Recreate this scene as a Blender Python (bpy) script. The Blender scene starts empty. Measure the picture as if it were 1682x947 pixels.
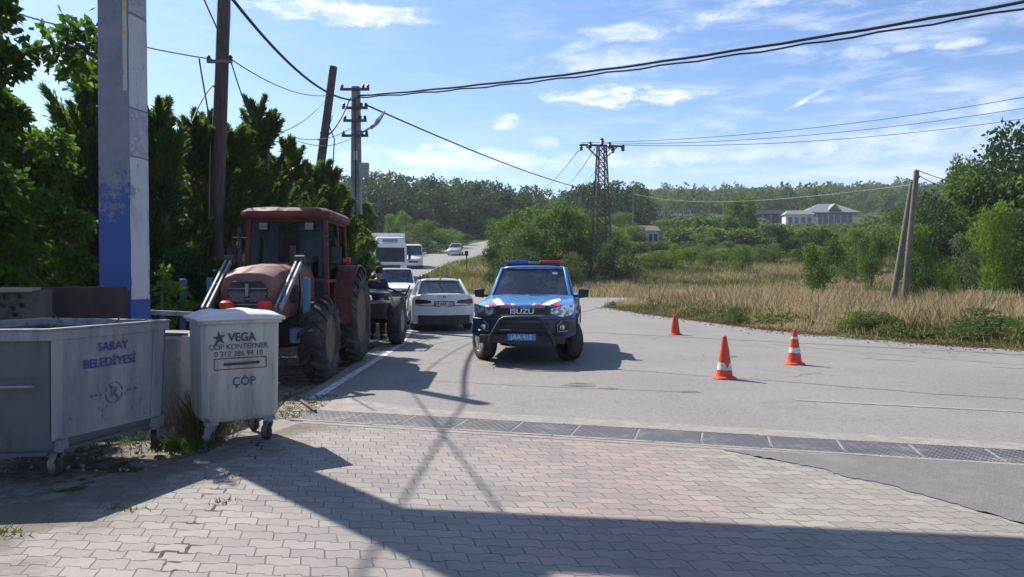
import bpy, bmesh, math, random
import numpy as np
from mathutils import Vector, Matrix
random.seed(7)
RS = np.random.RandomState(11)
C = bpy.context.scene.collection
scene = bpy.context.scene
R = math.radians

# ------------------------------------------------------------------ camera
CAMH, F, HY = 1.6, 1200.0, 450.0          # photo pixels: focal length, horizon row
cd = bpy.data.cameras.new("camera"); cam = bpy.data.objects.new("camera", cd); C.objects.link(cam)
cam.location = (0, 0, CAMH); cam.rotation_euler = (R(90-1.12), 0, 0)
cd.sensor_width = 36; cd.lens = F/1682*36; cd.clip_start = .05; cd.clip_end = 4000
scene.camera = cam

# ------------------------------------------------------------------ light
SUN_EL = 44.0
SH = Vector((.68, -.73, 0)).normalized()   # ground direction shadows fall in
w = bpy.data.worlds.new("World"); scene.world = w; w.use_nodes = True
nt = w.node_tree; nt.nodes.clear()
def N(t, typ, **kw):
    n = t.nodes.new(typ)
    for k, v in kw.items(): setattr(n, k, v)
    return n
sky = N(nt, 'ShaderNodeTexSky', sky_type='NISHITA', sun_disc=False)
sky.sun_elevation = R(SUN_EL); sky.sun_rotation = math.atan2(-SH.x, -SH.y)
sky.altitude = 100; sky.air_density = 1.0; sky.dust_density = .8; sky.ozone_density = 2.2
bg = N(nt, 'ShaderNodeBackground'); bg.inputs[1].default_value = .085
wo = N(nt, 'ShaderNodeOutputWorld')
def M2(t, op, a, b=None, c=None, clamp=False):
    n = N(t, 'ShaderNodeMath', operation=op); n.use_clamp = clamp
    for i, v in enumerate((a, b, c)):
        if v is None: continue
        if isinstance(v, (int, float)): n.inputs[i].default_value = v
        else: t.links.new(v, n.inputs[i])
    return n.outputs[0]
def SM(t, v, a, b, lo=0., hi=1.):
    n = N(t, 'ShaderNodeMapRange', interpolation_type='SMOOTHSTEP')
    t.links.new(v, n.inputs[0])
    for i, x in zip((1, 2, 3, 4), (a, b, lo, hi)): n.inputs[i].default_value = x
    return n.outputs[0]
tc = N(nt, 'ShaderNodeTexCoord'); sp = N(nt, 'ShaderNodeSeparateXYZ'); nt.links.new(tc.outputs['Generated'], sp.inputs[0])
AZ = M2(nt, 'ARCTAN2', sp.outputs[0], sp.outputs[1]); EL = M2(nt, 'ARCSINE', sp.outputs[2])
def noise(t, vec, scale, detail=6, rough=.6, dist=0.):
    n = N(t, 'ShaderNodeTexNoise'); n.inputs['Scale'].default_value = scale; n.inputs['Detail'].default_value = detail
    n.inputs['Roughness'].default_value = rough; n.inputs['Distortion'].default_value = dist
    if vec is not None: t.links.new(vec, n.inputs['Vector'])
    return n.outputs['Fac']
def comb(t, a, b, c=0.):
    n = N(t, 'ShaderNodeCombineXYZ')
    for i, v in enumerate((a, b, c)):
        if isinstance(v, (int, float)): n.inputs[i].default_value = v
        else: t.links.new(v, n.inputs[i])
    return n.outputs[0]
v1 = comb(nt, M2(nt, 'ADD', AZ, M2(nt, 'MULTIPLY', EL, .8)), M2(nt, 'MULTIPLY', EL, 5.))
nz1 = noise(nt, v1, 9., 8, .62, .3)
v2 = comb(nt, AZ, M2(nt, 'MULTIPLY', EL, 2.6), 3.3)
nz2 = noise(nt, v2, 26., 7, .65, .2)
nz3 = noise(nt, v2, 5., 4, .5)
def blob(px, py, rx, ry, amp=1., tilt=0.):
    """a cloud centred at a direction of the sky (azimuth, elevation)"""
    az = math.atan((px-841)/F); el = math.atan((HY-py)/math.hypot(F, px-841))
    da = M2(nt, 'SUBTRACT', AZ, az); de = M2(nt, 'SUBTRACT', EL, el)
    if tilt: de = M2(nt, 'SUBTRACT', de, M2(nt, 'MULTIPLY', da, tilt))
    a = M2(nt, 'DIVIDE', da, rx/F); b = M2(nt, 'DIVIDE', de, ry/F)
    r2 = M2(nt, 'ADD', M2(nt, 'MULTIPLY', a, a), M2(nt, 'MULTIPLY', b, b))
    s = M2(nt, 'ADD', M2(nt, 'SUBTRACT', 1., r2), M2(nt, 'MULTIPLY', M2(nt, 'SUBTRACT', nz2, .52), 4.2))
    return M2(nt, 'MULTIPLY', SM(nt, s, -.35, 1.5), amp)
blobs = [(565,22,150,19,.95),(1015,160,140,20,.95),(828,201,26,14,.8),(1040,54,90,15,.7),(1315,168,30,5,.8,.45),
         (1420,88,36,14,.5),(1570,72,34,9,.7),(1490,80,26,6,.5),(890,238,30,16,.55),(1100,262,330,17,.55),(760,262,240,26,.7),(650,285,120,16,.5),
         (1480,235,280,28,.55),(1010,103,130,26,.45),(1250,6,130,14,.6,.2),(110,105,60,22,.6),(1640,170,80,18,.5),(1240,240,170,18,.4),(1150,205,90,16,.3),
         (950,80,120,10,.45,.25)]
tot = None
for b in blobs:
    s = blob(*b); tot = s if tot is None else M2(nt, 'MAXIMUM', tot, s)
# thin high veil, thicker to the upper right and along the horizon
veil = M2(nt, 'MULTIPLY', SM(nt, nz1, .42, .75), SM(nt, AZ, -.15, .55, .08, .40))
hor = M2(nt, 'MULTIPLY', SM(nt, EL, .02, .26, .34, .0), SM(nt, nz3, .3, .75, .5, 1.))
tot = M2(nt, 'MAXIMUM', M2(nt, 'MULTIPLY', tot, SM(nt, nz1, .2, .62, .45, 1.)), M2(nt, 'ADD', veil, hor), clamp=True)
mx = N(nt, 'ShaderNodeMix', data_type='RGBA'); nt.links.new(tot, mx.inputs['Factor'])
tint = N(nt, 'ShaderNodeMix', data_type='RGBA', blend_type='MULTIPLY'); tint.inputs['Factor'].default_value = 1.
nt.links.new(sky.outputs[0], tint.inputs[6]); tint.inputs[7].default_value = (.77, .95, 1.20, 1)
nt.links.new(tint.outputs[2], mx.inputs[6]); mx.inputs[7].default_value = (9.6, 9.8, 10.3, 1)
nt.links.new(mx.outputs[2], bg.inputs[0]); nt.links.new(bg.outputs[0], wo.inputs[0])

sd = bpy.data.lights.new("sun", 'SUN'); sd.energy = 5.0; sd.angle = R(.5); sd.color = (1, .93, .83)
sun = bpy.data.objects.new("sun", sd); C.objects.link(sun)
ld = Vector((SH.x*math.cos(R(SUN_EL)), SH.y*math.cos(R(SUN_EL)), -math.sin(R(SUN_EL))))
sun.rotation_euler = ld.to_track_quat('-Z', 'Y').to_euler(); sun.location = (-20, 30, 40)
vs = scene.view_settings; vs.view_transform = 'Standard'; vs.look = 'None'; vs.gamma = 1; vs.use_curve_mapping = False
vs.exposure = .70
scene.cycles.max_bounces = 6; scene.cycles.diffuse_bounces = 3; scene.cycles.glossy_bounces = 3
scene.cycles.transparent_max_bounces = 10; scene.cycles.transmission_bounces = 4; scene.cycles.volume_bounces = 0
scene.cycles.use_denoising = True; scene.cycles.caustics_reflective = False; scene.cycles.caustics_refractive = False

# ------------------------------------------------------------------ helpers
def g(x, y):
    """height of the terrain"""
    x = np.asarray(x, float); y = np.asarray(y, float)
    z = np.interp(y, [-50,44,50,60,75,100,140,220,300,400,470,560,1100], [0,0,.22,.95,2.3,4.3,8,17,28.5,42,52,54,54])
    z = z - 9*np.clip((250-x)/400., 0, 1)*np.clip((y-250)/200., 0, 1)
    return z
def gz(x, y): return float(g(x, y))
def W(px, py, Y): return Vector(((px-841)/F*Y, Y, CAMH-(py-HY)/F*Y))
def inside(px, py, poly):
    px = np.asarray(px, float); py = np.asarray(py, float)
    r = np.zeros(px.shape, bool); n = len(poly)
    for i in range(n):
        x1, y1 = poly[i]; x2, y2 = poly[(i+1) % n]
        c = ((y1 > py) != (y2 > py)) & (px < (x2-x1)*(py-y1)/((y2-y1) if y2 != y1 else 1e-9)+x1)
        r ^= c
    return r

class MB:
    def __init__(s): s.v = []; s.f = []; s.m = []
    def add(s, vs_, fs, m=0):
        o = len(s.v); s.v += [tuple(v) for v in vs_]; s.f += [tuple(i+o for i in f) for f in fs]; s.m += [m]*len(fs); return s
    def box(s, c, sz, m=0, rot=None, taper=1.):
        x, y, z = sz[0]/2, sz[1]/2, sz[2]/2; vs_ = []
        for k, (sx, sy, sz_) in enumerate([(-1,-1,-1),(1,-1,-1),(1,1,-1),(-1,1,-1),(-1,-1,1),(1,-1,1),(1,1,1),(-1,1,1)]):
            t = taper if sz_ > 0 else 1.
            v = Vector((sx*x*t, sy*y*t, sz_*z))
            if rot is not None: v = rot @ v
            vs_.append(v+Vector(c))
        return s.add(vs_, [(0,3,2,1),(4,5,6,7),(0,1,5,4),(1,2,6,5),(2,3,7,6),(3,0,4,7)], m)
    def bar(s, p0, p1, wx, wy, m=0, up=(0,0,1)):
        p0, p1 = Vector(p0), Vector(p1); d = p1-p0; L = d.length; d.normalize()
        a = d.cross(Vector(up));
        if a.length < 1e-4: a = d.cross(Vector((0,1,0)))
        a.normalize(); b = a.cross(d)
        return s.box((p0+p1)/2, (wx, L, wy), m, Matrix((a, d, b)).transposed())
    def tube(s, pts, r, n=8, m=0, caps=True):
        pts = [Vector(p) for p in pts]; rr = r if isinstance(r, (list, tuple)) else [r]*len(pts)
        vs_ = []; fs = []; pa = None
        for i, p in enumerate(pts):
            d = (pts[min(i+1, len(pts)-1)]-pts[max(i-1, 0)]).normalized()
            if pa is None:
                a = d.orthogonal().normalized()
            else:
                a = (pa-d*pa.dot(d));  a = a.normalized() if a.length > 1e-6 else d.orthogonal().normalized()
            pa = a; b = d.cross(a)
            for k in range(n):
                t = 2*math.pi*k/n; vs_.append(p+(a*math.cos(t)+b*math.sin(t))*rr[i])
        for i in range(len(pts)-1):
            for k in range(n):
                k2 = (k+1) % n; fs.append((i*n+k, i*n+k2, (i+1)*n+k2, (i+1)*n+k))
        if caps: fs += [tuple(range(n-1, -1, -1)), tuple((len(pts)-1)*n+k for k in range(n))]
        return s.add(vs_, fs, m)
    def lathe(s, prof, c=(0,0,0), axis='z', n=24, m=0, closed=False):
        vs_ = []; fs = []; c = Vector(c)
        for (r, h) in prof:
            for k in range(n):
                t = 2*math.pi*k/n; u, v = r*math.cos(t), r*math.sin(t)
                vs_.append(c+Vector({'z': (u, v, h), 'x': (h, u, v), 'y': (u, h, -v)}[axis]))
        P = len(prof)
        for i in range(P if closed else P-1):
            j = (i+1) % P
            for k in range(n):
                k2 = (k+1) % n; fs.append((i*n+k, i*n+k2, j*n+k2, j*n+k))
        if not closed:
            if prof[0][0] > 1e-5: fs.append(tuple(range(n-1, -1, -1)))
            if prof[-1][0] > 1e-5: fs.append(tuple((P-1)*n+k for k in range(n)))
        return s.add(vs_, fs, m)
    def loft(s, rings, m=0, caps=True):
        n = len(rings[0]); vs_ = [p for r in rings for p in r]; fs = []
        for i in range(len(rings)-1):
            for k in range(n):
                k2 = (k+1) % n; fs.append((i*n+k, i*n+k2, (i+1)*n+k2, (i+1)*n+k))
        if caps: fs += [tuple(range(n-1, -1, -1)), tuple((len(rings)-1)*n+k for k in range(n))]
        return s.add(vs_, fs, m)
    def prism(s, poly, a, b, m=0, plane='xz'):
        """outline given in one plane, swept from a to b along the third axis"""
        def P(u, v, w_): return {'xz': (u, w_, v), 'yz': (w_, u, v), 'xy': (u, v, w_)}[plane]
        n = len(poly)
        return s.add([P(u, v, a) for u, v in poly]+[P(u, v, b) for u, v in poly],
                     [tuple(range(n)), tuple(range(2*n-1, n-1, -1))]+[(i, i+n, (i+1) % n+n, (i+1) % n) for i in range(n)], m)
    def strip(s, xs, zlo, zhi, yf, th, m=0):
        """a panel that follows the curve yf(x, z), th thick"""
        vs_ = []; fs = []; n = len(xs)
        for x, a, b in zip(xs, zlo, zhi):
            for zz in (a, b):
                y = yf(x, zz); vs_ += [(x, y, zz), (x, y+th, zz)]
        for i in range(n-1):
            p = i*4; q = p+4
            fs += [(p, q, q+2, p+2), (p+1, p+3, q+3, q+1), (p+2, q+2, q+3, p+3), (p, p+1, q+1, q)]
        fs += [(0, 2, 3, 1), ((n-1)*4, (n-1)*4+1, (n-1)*4+3, (n-1)*4+2)]
        return s.add(vs_, fs, m)
    def grid(s, P, m=0):
        a = len(P); b = len(P[0]); vs_ = [p for r in P for p in r]
        return s.add(vs_, [(i*b+j, i*b+j+1, (i+1)*b+j+1, (i+1)*b+j) for i in range(a-1) for j in range(b-1)], m)
    def build(s, name, mats, parent=None, smooth=35, bevel=0, bseg=2, recalc=True):
        me = bpy.data.meshes.new(name); me.from_pydata(s.v, [], s.f)
        if recalc:
            bm = bmesh.new(); bm.from_mesh(me); bmesh.ops.recalc_face_normals(bm, faces=bm.faces); bm.to_mesh(me); bm.free()
        for m in (mats if isinstance(mats, (list, tuple)) else [mats]): me.materials.append(m)
        me.polygons.foreach_set('material_index', s.m)
        if smooth:
            me.polygons.foreach_set('use_smooth', [True]*len(me.polygons)); me.set_sharp_from_angle(angle=R(smooth))
        me.update()
        o = bpy.data.objects.new(name, me); C.objects.link(o)
        if parent is not None: o.parent = parent
        if bevel:
            b = o.modifiers.new('bevel', 'BEVEL'); b.width = bevel; b.segments = bseg; b.limit_method = 'ANGLE'; b.angle_limit = R(30); b.harden_normals = False
        return o
def tag(o, label=None, cat=None, group=None, kind=None):
    if label: o['label'] = label
    if cat: o['category'] = cat
    if group: o['group'] = group
    if kind: o['kind'] = kind
    return o
def thing(name, label, cat, loc=(0,0,0), rz=0, group=None):
    o = bpy.data.objects.new(name, None); C.objects.link(o); o.location = loc; o.rotation_euler = (0, 0, rz); o.empty_display_size = .2
    return tag(o, label, cat, group)
def copy_tree(o, parent=None):
    c = o.copy(); C.objects.link(c)
    if parent is not None: c.parent = parent
    for ch in list(o.children): copy_tree(ch, c)
    return c
def quads_obj(name, V, mats, parent=None, mi=None, k=4):
    """V: (n, k, 3) faces"""
    n = len(V); me = bpy.data.meshes.new(name)
    me.vertices.add(n*k); me.vertices.foreach_set('co', V.reshape(-1).astype(np.float32))
    me.loops.add(n*k); me.loops.foreach_set('vertex_index', np.arange(n*k, dtype=np.int32))
    me.polygons.add(n); me.polygons.foreach_set('loop_start', np.arange(0, n*k, k, dtype=np.int32))
    me.polygons.foreach_set('loop_total', np.full(n, k, np.int32))
    for m in mats: me.materials.append(m)
    if mi is not None: me.polygons.foreach_set('material_index', mi.astype(np.int32))
    me.update(calc_edges=True)
    o = bpy.data.objects.new(name, me); C.objects.link(o)
    if parent is not None: o.parent = parent
    return o

# ------------------------------------------------------------------ materials
def mat(name, col, rough=.6, metal=0., col2=None, scale=3., lo=.4, hi=.6, bump=0., bscale=40., spec=.5, detail=5, col3=None, s3=.7, stretch=None, coat=0., lo3=.45, hi3=.7, rdirt=0.):
    m = bpy.data.materials.new(name); m.use_nodes = True; t = m.node_tree; b = t.nodes['Principled BSDF']
    b.inputs['Roughness'].default_value = rough; b.inputs['Metallic'].default_value = metal
    b.inputs['Specular IOR Level'].default_value = spec; b.inputs['Coat Weight'].default_value = coat
    b.inputs['Base Color'].default_value = (*col, 1)
    tx = N(t, 'ShaderNodeTexCoord'); vec = tx.outputs['Object']
    if stretch:
        mp = N(t, 'ShaderNodeMapping'); mp.inputs['Scale'].default_value = stretch; t.links.new(vec, mp.inputs[0]); vec = mp.outputs[0]
    out = None
    if col2:
        f = SM(t, noise(t, vec, scale, detail, .65), lo, hi)
        x = N(t, 'ShaderNodeMix', data_type='RGBA'); t.links.new(f, x.inputs['Factor']); x.inputs[6].default_value = (*col, 1); x.inputs[7].default_value = (*col2, 1); out = x.outputs[2]
    if col3:
        f = SM(t, noise(t, vec, s3, 6, .7, .3), lo3, hi3)
        x = N(t, 'ShaderNodeMix', data_type='RGBA'); t.links.new(f, x.inputs['Factor'])
        if out is not None: t.links.new(out, x.inputs[6])
        else: x.inputs[6].default_value = (*col, 1)
        x.inputs[7].default_value = (*col3, 1); out = x.outputs[2]
    if out is not None: t.links.new(out, b.inputs['Base Color'])
    if rdirt:
        f = SM(t, noise(t, vec, scale*2, 5, .6), .3, .7, rough, min(1, rough+rdirt)); t.links.new(f, b.inputs['Roughness'])
    if bump:
        bn = N(t, 'ShaderNodeBump'); bn.inputs['Strength'].default_value = bump; bn.inputs['Distance'].default_value = .02
        t.links.new(noise(t, vec, bscale, 4, .6), bn.inputs['Height']); t.links.new(bn.outputs[0], b.inputs['Normal'])
    return m
def leafmat(name, dark, light, trans=.35, scale=.8, yellow=None, rough=.6, tmul=(1.4,1.6,.7)):
    m = bpy.data.materials.new(name); m.use_nodes = True; t = m.node_tree; b = t.nodes['Principled BSDF']; o = t.nodes['Material Output']
    ge = N(t, 'ShaderNodeNewGeometry'); tx = N(t, 'ShaderNodeTexCoord'); oi = N(t, 'ShaderNodeObjectInfo')
    add = N(t, 'ShaderNodeVectorMath', operation='ADD'); t.links.new(tx.outputs['Object'], add.inputs[0]); t.links.new(oi.outputs['Location'], add.inputs[1])
    f = M2(t, 'ADD', M2(t, 'MULTIPLY', SM(t, noise(t, add.outputs[0], scale, 3, .5), .3, .7), .6), M2(t, 'MULTIPLY', ge.outputs['Random Per Island'], .5))
    f = M2(t, 'ADD', f, M2(t, 'MULTIPLY', M2(t, 'SUBTRACT', oi.outputs['Random'], .5), .35), clamp=True)
    x = N(t, 'ShaderNodeMix', data_type='RGBA'); t.links.new(f, x.inputs['Factor']); x.inputs[6].default_value = (*dark, 1); x.inputs[7].default_value = (*light, 1)
    out = x.outputs[2]
    if yellow:
        y = N(t, 'ShaderNodeMix', data_type='RGBA'); t.links.new(SM(t, ge.outputs['Random Per Island'], .86, .95), y.inputs['Factor'])
        t.links.new(out, y.inputs[6]); y.inputs[7].default_value = (*yellow, 1); out = y.outputs[2]
    t.links.new(out, b.inputs['Base Color']); b.inputs['Roughness'].default_value = rough; b.inputs['Specular IOR Level'].default_value = .12
    tr = N(t, 'ShaderNodeBsdfTranslucent'); ml = N(t, 'ShaderNodeMix', data_type='RGBA', blend_type='MULTIPLY'); ml.inputs['Factor'].default_value = 1
    t.links.new(out, ml.inputs[6]); ml.inputs[7].default_value = (*tmul, 1); t.links.new(ml.outputs[2], tr.inputs[0])
    ms = N(t, 'ShaderNodeMixShader'); ms.inputs[0].default_value = trans; t.links.new(b.outputs[0], ms.inputs[1]); t.links.new(tr.outputs[0], ms.inputs[2]); t.links.new(ms.outputs[0], o.inputs[0])
    return m
def glassmat(name, tint=(.5,.6,.65), fac=.25):
    m = bpy.data.materials.new(name); m.use_nodes = True; t = m.node_tree; o = t.nodes['Material Output']; t.nodes.remove(t.nodes['Principled BSDF'])
    tr = N(t, 'ShaderNodeBsdfTransparent'); tr.inputs[0].default_value = (*tint, 1); gl = N(t, 'ShaderNodeBsdfGlossy'); gl.inputs['Roughness'].default_value = .04
    fr = N(t, 'ShaderNodeLayerWeight'); fr.inputs[0].default_value = .3
    ms = N(t, 'ShaderNodeMixShader'); t.links.new(M2(t, 'ADD', M2(t, 'MULTIPLY', fr.outputs['Fresnel'], .35), fac*.08, clamp=True), ms.inputs[0])
    t.links.new(tr.outputs[0], ms.inputs[1]); t.links.new(gl.outputs[0], ms.inputs[2]); t.links.new(ms.outputs[0], o.inputs[0]); return m
K = {}
K['darkglass'] = mat('dark_glass', (.016,.022,.036), .05, spec=.8, col2=(.04,.05,.07), scale=2.5, lo=.45, hi=.6)
K['cabglass'] = glassmat('cab_glass', (.30,.36,.42))
K['lorryglass'] = mat('lorry_glass', (.010,.016,.035), .12, spec=.25, col2=(.02,.03,.05), scale=2.)
K['rubber'] = mat('rubber', (.018,.018,.02), .8, col2=(.045,.042,.04), scale=8, bump=.3)
K['dirtyrubber'] = mat('dirty_rubber', (.03,.029,.028), .9, col2=(.10,.088,.07), scale=3.5, lo=.42, hi=.7, bump=.6, bscale=25)
K['blackplastic'] = mat('black_plastic', (.012,.013,.017), .42, col2=(.03,.03,.033), scale=5, rdirt=.3)
K['steel'] = mat('steel', (.42,.43,.45), .35, .8, col2=(.25,.25,.26), scale=6)
K['alloy'] = mat('alloy_wheel', (.7,.7,.72), .35, .6, col2=(.3,.29,.28), scale=9)
K['white'] = mat('white_car_paint', (.78,.78,.78), .28, coat=.5, col2=(.68,.67,.65), scale=2.5, rdirt=.2)
K['blue'] = mat('blue_car_paint', (.05,.22,.56), .3, .1, coat=.6, col2=(.075,.24,.52), scale=3, lo=.45, hi=.75, rdirt=.15)
K['navy'] = mat('navy_car_paint', (.014,.03,.085), .3, .1, coat=.4, rdirt=.2)
K['redstripe'] = mat('red_stripe', (.55,.02,.03), .35)
K['whitestripe'] = mat('white_stripe', (.8,.8,.8), .35)
K['redlens'] = mat('red_lens', (.45,.02,.02), .15, coat=.6)
K['taillens'] = mat('tail_lens', (.16,.012,.02), .12, coat=.6, col2=(.05,.008,.012), scale=12)
K['bluelens'] = mat('blue_lens', (.02,.10,.45), .15, coat=.6)
K['lamp'] = mat('headlamp_glass', (.62,.66,.70), .08, .3, coat=.8, col2=(.12,.13,.15), scale=14, lo=.45, hi=.55)
K['grey'] = mat('grey_metal', (.22,.23,.25), .5, .3, col2=(.3,.3,.31), scale=6)
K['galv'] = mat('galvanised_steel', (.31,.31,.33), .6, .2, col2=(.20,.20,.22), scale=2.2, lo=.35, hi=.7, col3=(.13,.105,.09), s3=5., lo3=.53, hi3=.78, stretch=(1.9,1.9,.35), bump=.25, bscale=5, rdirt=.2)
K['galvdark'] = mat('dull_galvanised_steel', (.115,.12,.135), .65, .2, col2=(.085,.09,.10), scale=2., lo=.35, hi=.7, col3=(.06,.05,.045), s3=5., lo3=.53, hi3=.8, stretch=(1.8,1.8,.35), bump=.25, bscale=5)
K['binwhite'] = mat('dirty_white_metal', (.45,.435,.41), .5, .05, col2=(.31,.295,.28), scale=3.5, lo=.36, hi=.72, col3=(.17,.135,.10), s3=7, lo3=.54, hi3=.80, stretch=(2.4,2.4,.35), bump=.2, bscale=8)
K['binlid'] = mat('white_lid_metal', (.60,.59,.57), .5, .05, col2=(.46,.44,.41), scale=4, lo=.45, hi=.75)
K['inkblue'] = mat('blue_stencil', (.03,.045,.22), .6)
K['inkdark'] = mat('dark_stencil', (.035,.04,.085), .6)
K['inkred'] = mat('faded_mark', (.09,.06,.10), .7, col2=(.22,.2,.2), scale=30)
K['inkbrown'] = mat('brown_stencil', (.06,.05,.065), .7, col2=(.15,.13,.13), scale=30, lo=.5, hi=.6)
K['brownconcrete'] = mat('brown_stained_concrete', (.10,.088,.082), .9, col2=(.065,.058,.055), scale=4, bump=.4)
K['concrete'] = mat('concrete', (.30,.28,.26), .9, col2=(.20,.19,.18), scale=2.5, lo=.35, hi=.7, bump=.4, bscale=30, col3=(.13,.12,.11), s3=3, lo3=.6, hi3=.8)
K['greyconcrete'] = mat('grey_concrete', (.25,.25,.26), .9, col2=(.17,.17,.18), scale=3, bump=.3)
K['wood'] = mat('weathered_wood', (.05,.04,.036), .85, col2=(.085,.07,.065), scale=5, stretch=(6,6,.5), bump=.5, bscale=12)
K['greywood'] = mat('grey_weathered_wood', (.20,.17,.15), .85, col2=(.10,.085,.075), scale=5, stretch=(5,5,.5), bump=.5, bscale=12)
K['bark'] = mat('bark', (.09,.07,.055), .9, col2=(.15,.13,.11), scale=6, bump=.6, bscale=20)
K['cable'] = mat('cable', (.02,.02,.022), .6)
K['greycable'] = mat('aluminium_cable', (.16,.17,.18), .6, .3)
K['ceramic'] = mat('insulator', (.05,.03,.03), .3)
K['rustlattice'] = mat('dark_lattice_steel', (.065,.055,.055), .8, .2, col2=(.10,.08,.075), scale=4)
K['orange'] = mat('cone_orange', (.70,.065,.02), .55, col2=(.55,.045,.02), scale=9, col3=(.22,.06,.04), s3=11, lo3=.58, hi3=.72)
K['conewhite'] = mat('cone_white', (.72,.72,.72), .5, col2=(.5,.48,.46), scale=25)
K['tractorred'] = mat('faded_tractor_red', (.135,.032,.028), .6, .0, col2=(.085,.028,.026), scale=3, lo=.4, hi=.65, col3=(.20,.12,.105), s3=2.2, lo3=.55, hi3=.75, rdirt=.3, bump=.05)
K['hoodred'] = mat('bleached_hood_red', (.20,.088,.075), .68, .0, col2=(.13,.04,.034), scale=3.2, lo=.45, hi=.6, col3=(.09,.03,.03), s3=3.1, lo3=.64, hi3=.68)
K['rim_rust'] = mat('dusty_yellow_rim', (.20,.15,.09), .8, .1, col2=(.12,.09,.07), scale=6)
K['loader'] = mat('pale_loader_steel', (.30,.33,.37), .55, .3, col2=(.18,.19,.21), scale=7)
K['bluesteel'] = mat('blue_painted_steel', (.07,.17,.34), .55, col2=(.10,.14,.2), scale=6)
K['brightred'] = mat('bright_red_cloth', (.72,.04,.02), .6, col2=(.55,.03,.02), scale=12)
K['curtain'] = mat('grey_curtain', (.20,.215,.24), .9)
K['vinyl'] = mat('black_vinyl', (.03,.03,.033), .7)
K['sheet'] = mat('brown_sheet_metal', (.045,.028,.026), .7, .1, col2=(.065,.045,.04), scale=3)
K['skin'] = mat('skin', (.30,.17,.11), .6)
K['hair'] = mat('hair', (.012,.010,.010), .8)
K['shirt'] = mat('navy_shirt', (.02,.035,.075), .85, col2=(.03,.045,.09), scale=8, bump=.3)
K['trousers'] = mat('dark_trousers', (.016,.018,.026), .9, bump=.3)
K['shoe'] = mat('shoe', (.02,.02,.02), .6)
K['plate_blue'] = mat('blue_plate', (.10,.26,.62), .4)
K['plate_white'] = mat('white_plate', (.75,.76,.78), .4)
K['roofgreen'] = mat('grey_green_roof', (.17,.21,.19), .7, col2=(.22,.25,.23), scale=1.5)
K['rooftile'] = mat('dusty_tile_roof', (.20,.15,.135), .8, col2=(.26,.2,.18), scale=2, stretch=(1,1,1))
K['plaster'] = mat('white_plaster', (.62,.6,.57), .9, col2=(.5,.48,.46), scale=1)
K['plasterblue'] = mat('blue_grey_plaster', (.22,.24,.32), .9, col2=(.28,.29,.36), scale=1)
K['plasterdull'] = mat('dull_plaster', (.33,.31,.27), .9, col2=(.25,.24,.2), scale=.7)
K['window'] = mat('house_window', (.03,.04,.06), .15)
K['rust'] = mat('rust', (.13,.06,.035), .9, col2=(.2,.1,.06), scale=12)
K['paper'] = mat('torn_paper', (.44,.455,.50), .85, col2=(.34,.35,.40), scale=4.5, lo=.45, hi=.7, col3=(.25,.255,.29), s3=4., lo3=.57, hi3=.62, stretch=(1,1,.55))
K['paper2'] = mat('torn_grey_paper', (.36,.37,.43), .85, col2=(.27,.28,.34), scale=5, lo=.4, hi=.6, col3=(.5,.5,.55), s3=5, lo3=.6, hi3=.64)
K['paper3'] = mat('yellow_paper', (.50,.34,.12), .85, col2=(.42,.42,.40), scale=9, lo=.45, hi=.5)
# pillar: blue paint at the foot, flaked off higher up
m = bpy.data.materials.new('flaked_blue_pillar'); m.use_nodes = True; t = m.node_tree; b = t.nodes['Principled BSDF']; b.inputs['Roughness'].default_value = .8
tx = N(t, 'ShaderNodeTexCoord'); se = N(t, 'ShaderNodeSeparateXYZ'); t.links.new(tx.outputs['Object'], se.inputs[0])
f = SM(t, M2(t, 'ADD', se.outputs[2], M2(t, 'MULTIPLY', M2(t, 'SUBTRACT', noise(t, tx.outputs['Object'], 4., 9, .8), .5), 5.0)), 2.3, 2.55)
x = N(t, 'ShaderNodeMix', data_type='RGBA'); t.links.new(f, x.inputs['Factor']); x.inputs[6].default_value = (.035,.085,.27,1)
y = N(t, 'ShaderNodeMix', data_type='RGBA'); t.links.new(SM(t, noise(t, tx.outputs['Object'], 3., 8, .7), .35, .65), y.inputs['Factor']); y.inputs[6].default_value = (.20,.21,.26,1); y.inputs[7].default_value = (.145,.155,.20,1)
t.links.new(y.outputs[2], x.inputs[7]); t.links.new(x.outputs[2], b.inputs['Base Color']); K['pillar'] = m

# leaves
K['leaf_near'] = leafmat('walnut_leaf', (.028,.066,.020), (.09,.155,.03), .5, 1.2, (.15,.19,.025))
K['leaf_con'] = leafmat('conifer_leaf', (.028,.066,.044), (.11,.14,.03), .5, .9, (.16,.16,.025))
K['leaf_mid'] = leafmat('tree_leaf', (.030,.066,.020), (.115,.175,.045), .45, .5, (.14,.17,.04))
K['leaf_olive'] = leafmat('grey_green_leaf', (.05,.08,.035), (.14,.18,.085), .35, .5)
K['leaf_bright'] = leafmat('bright_leaf', (.06,.115,.014), (.17,.24,.03), .45, .5)
K['leaf_dark'] = leafmat('dark_leaf', (.018,.044,.020), (.06,.10,.036), .35, .5)
K['leaf_far'] = leafmat('far_leaf', (.014,.036,.020), (.06,.10,.032), .35, .09)
K['leaf_far2'] = leafmat('far_hill_leaf', (.035,.065,.022), (.11,.155,.045), .38, .04)

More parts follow.
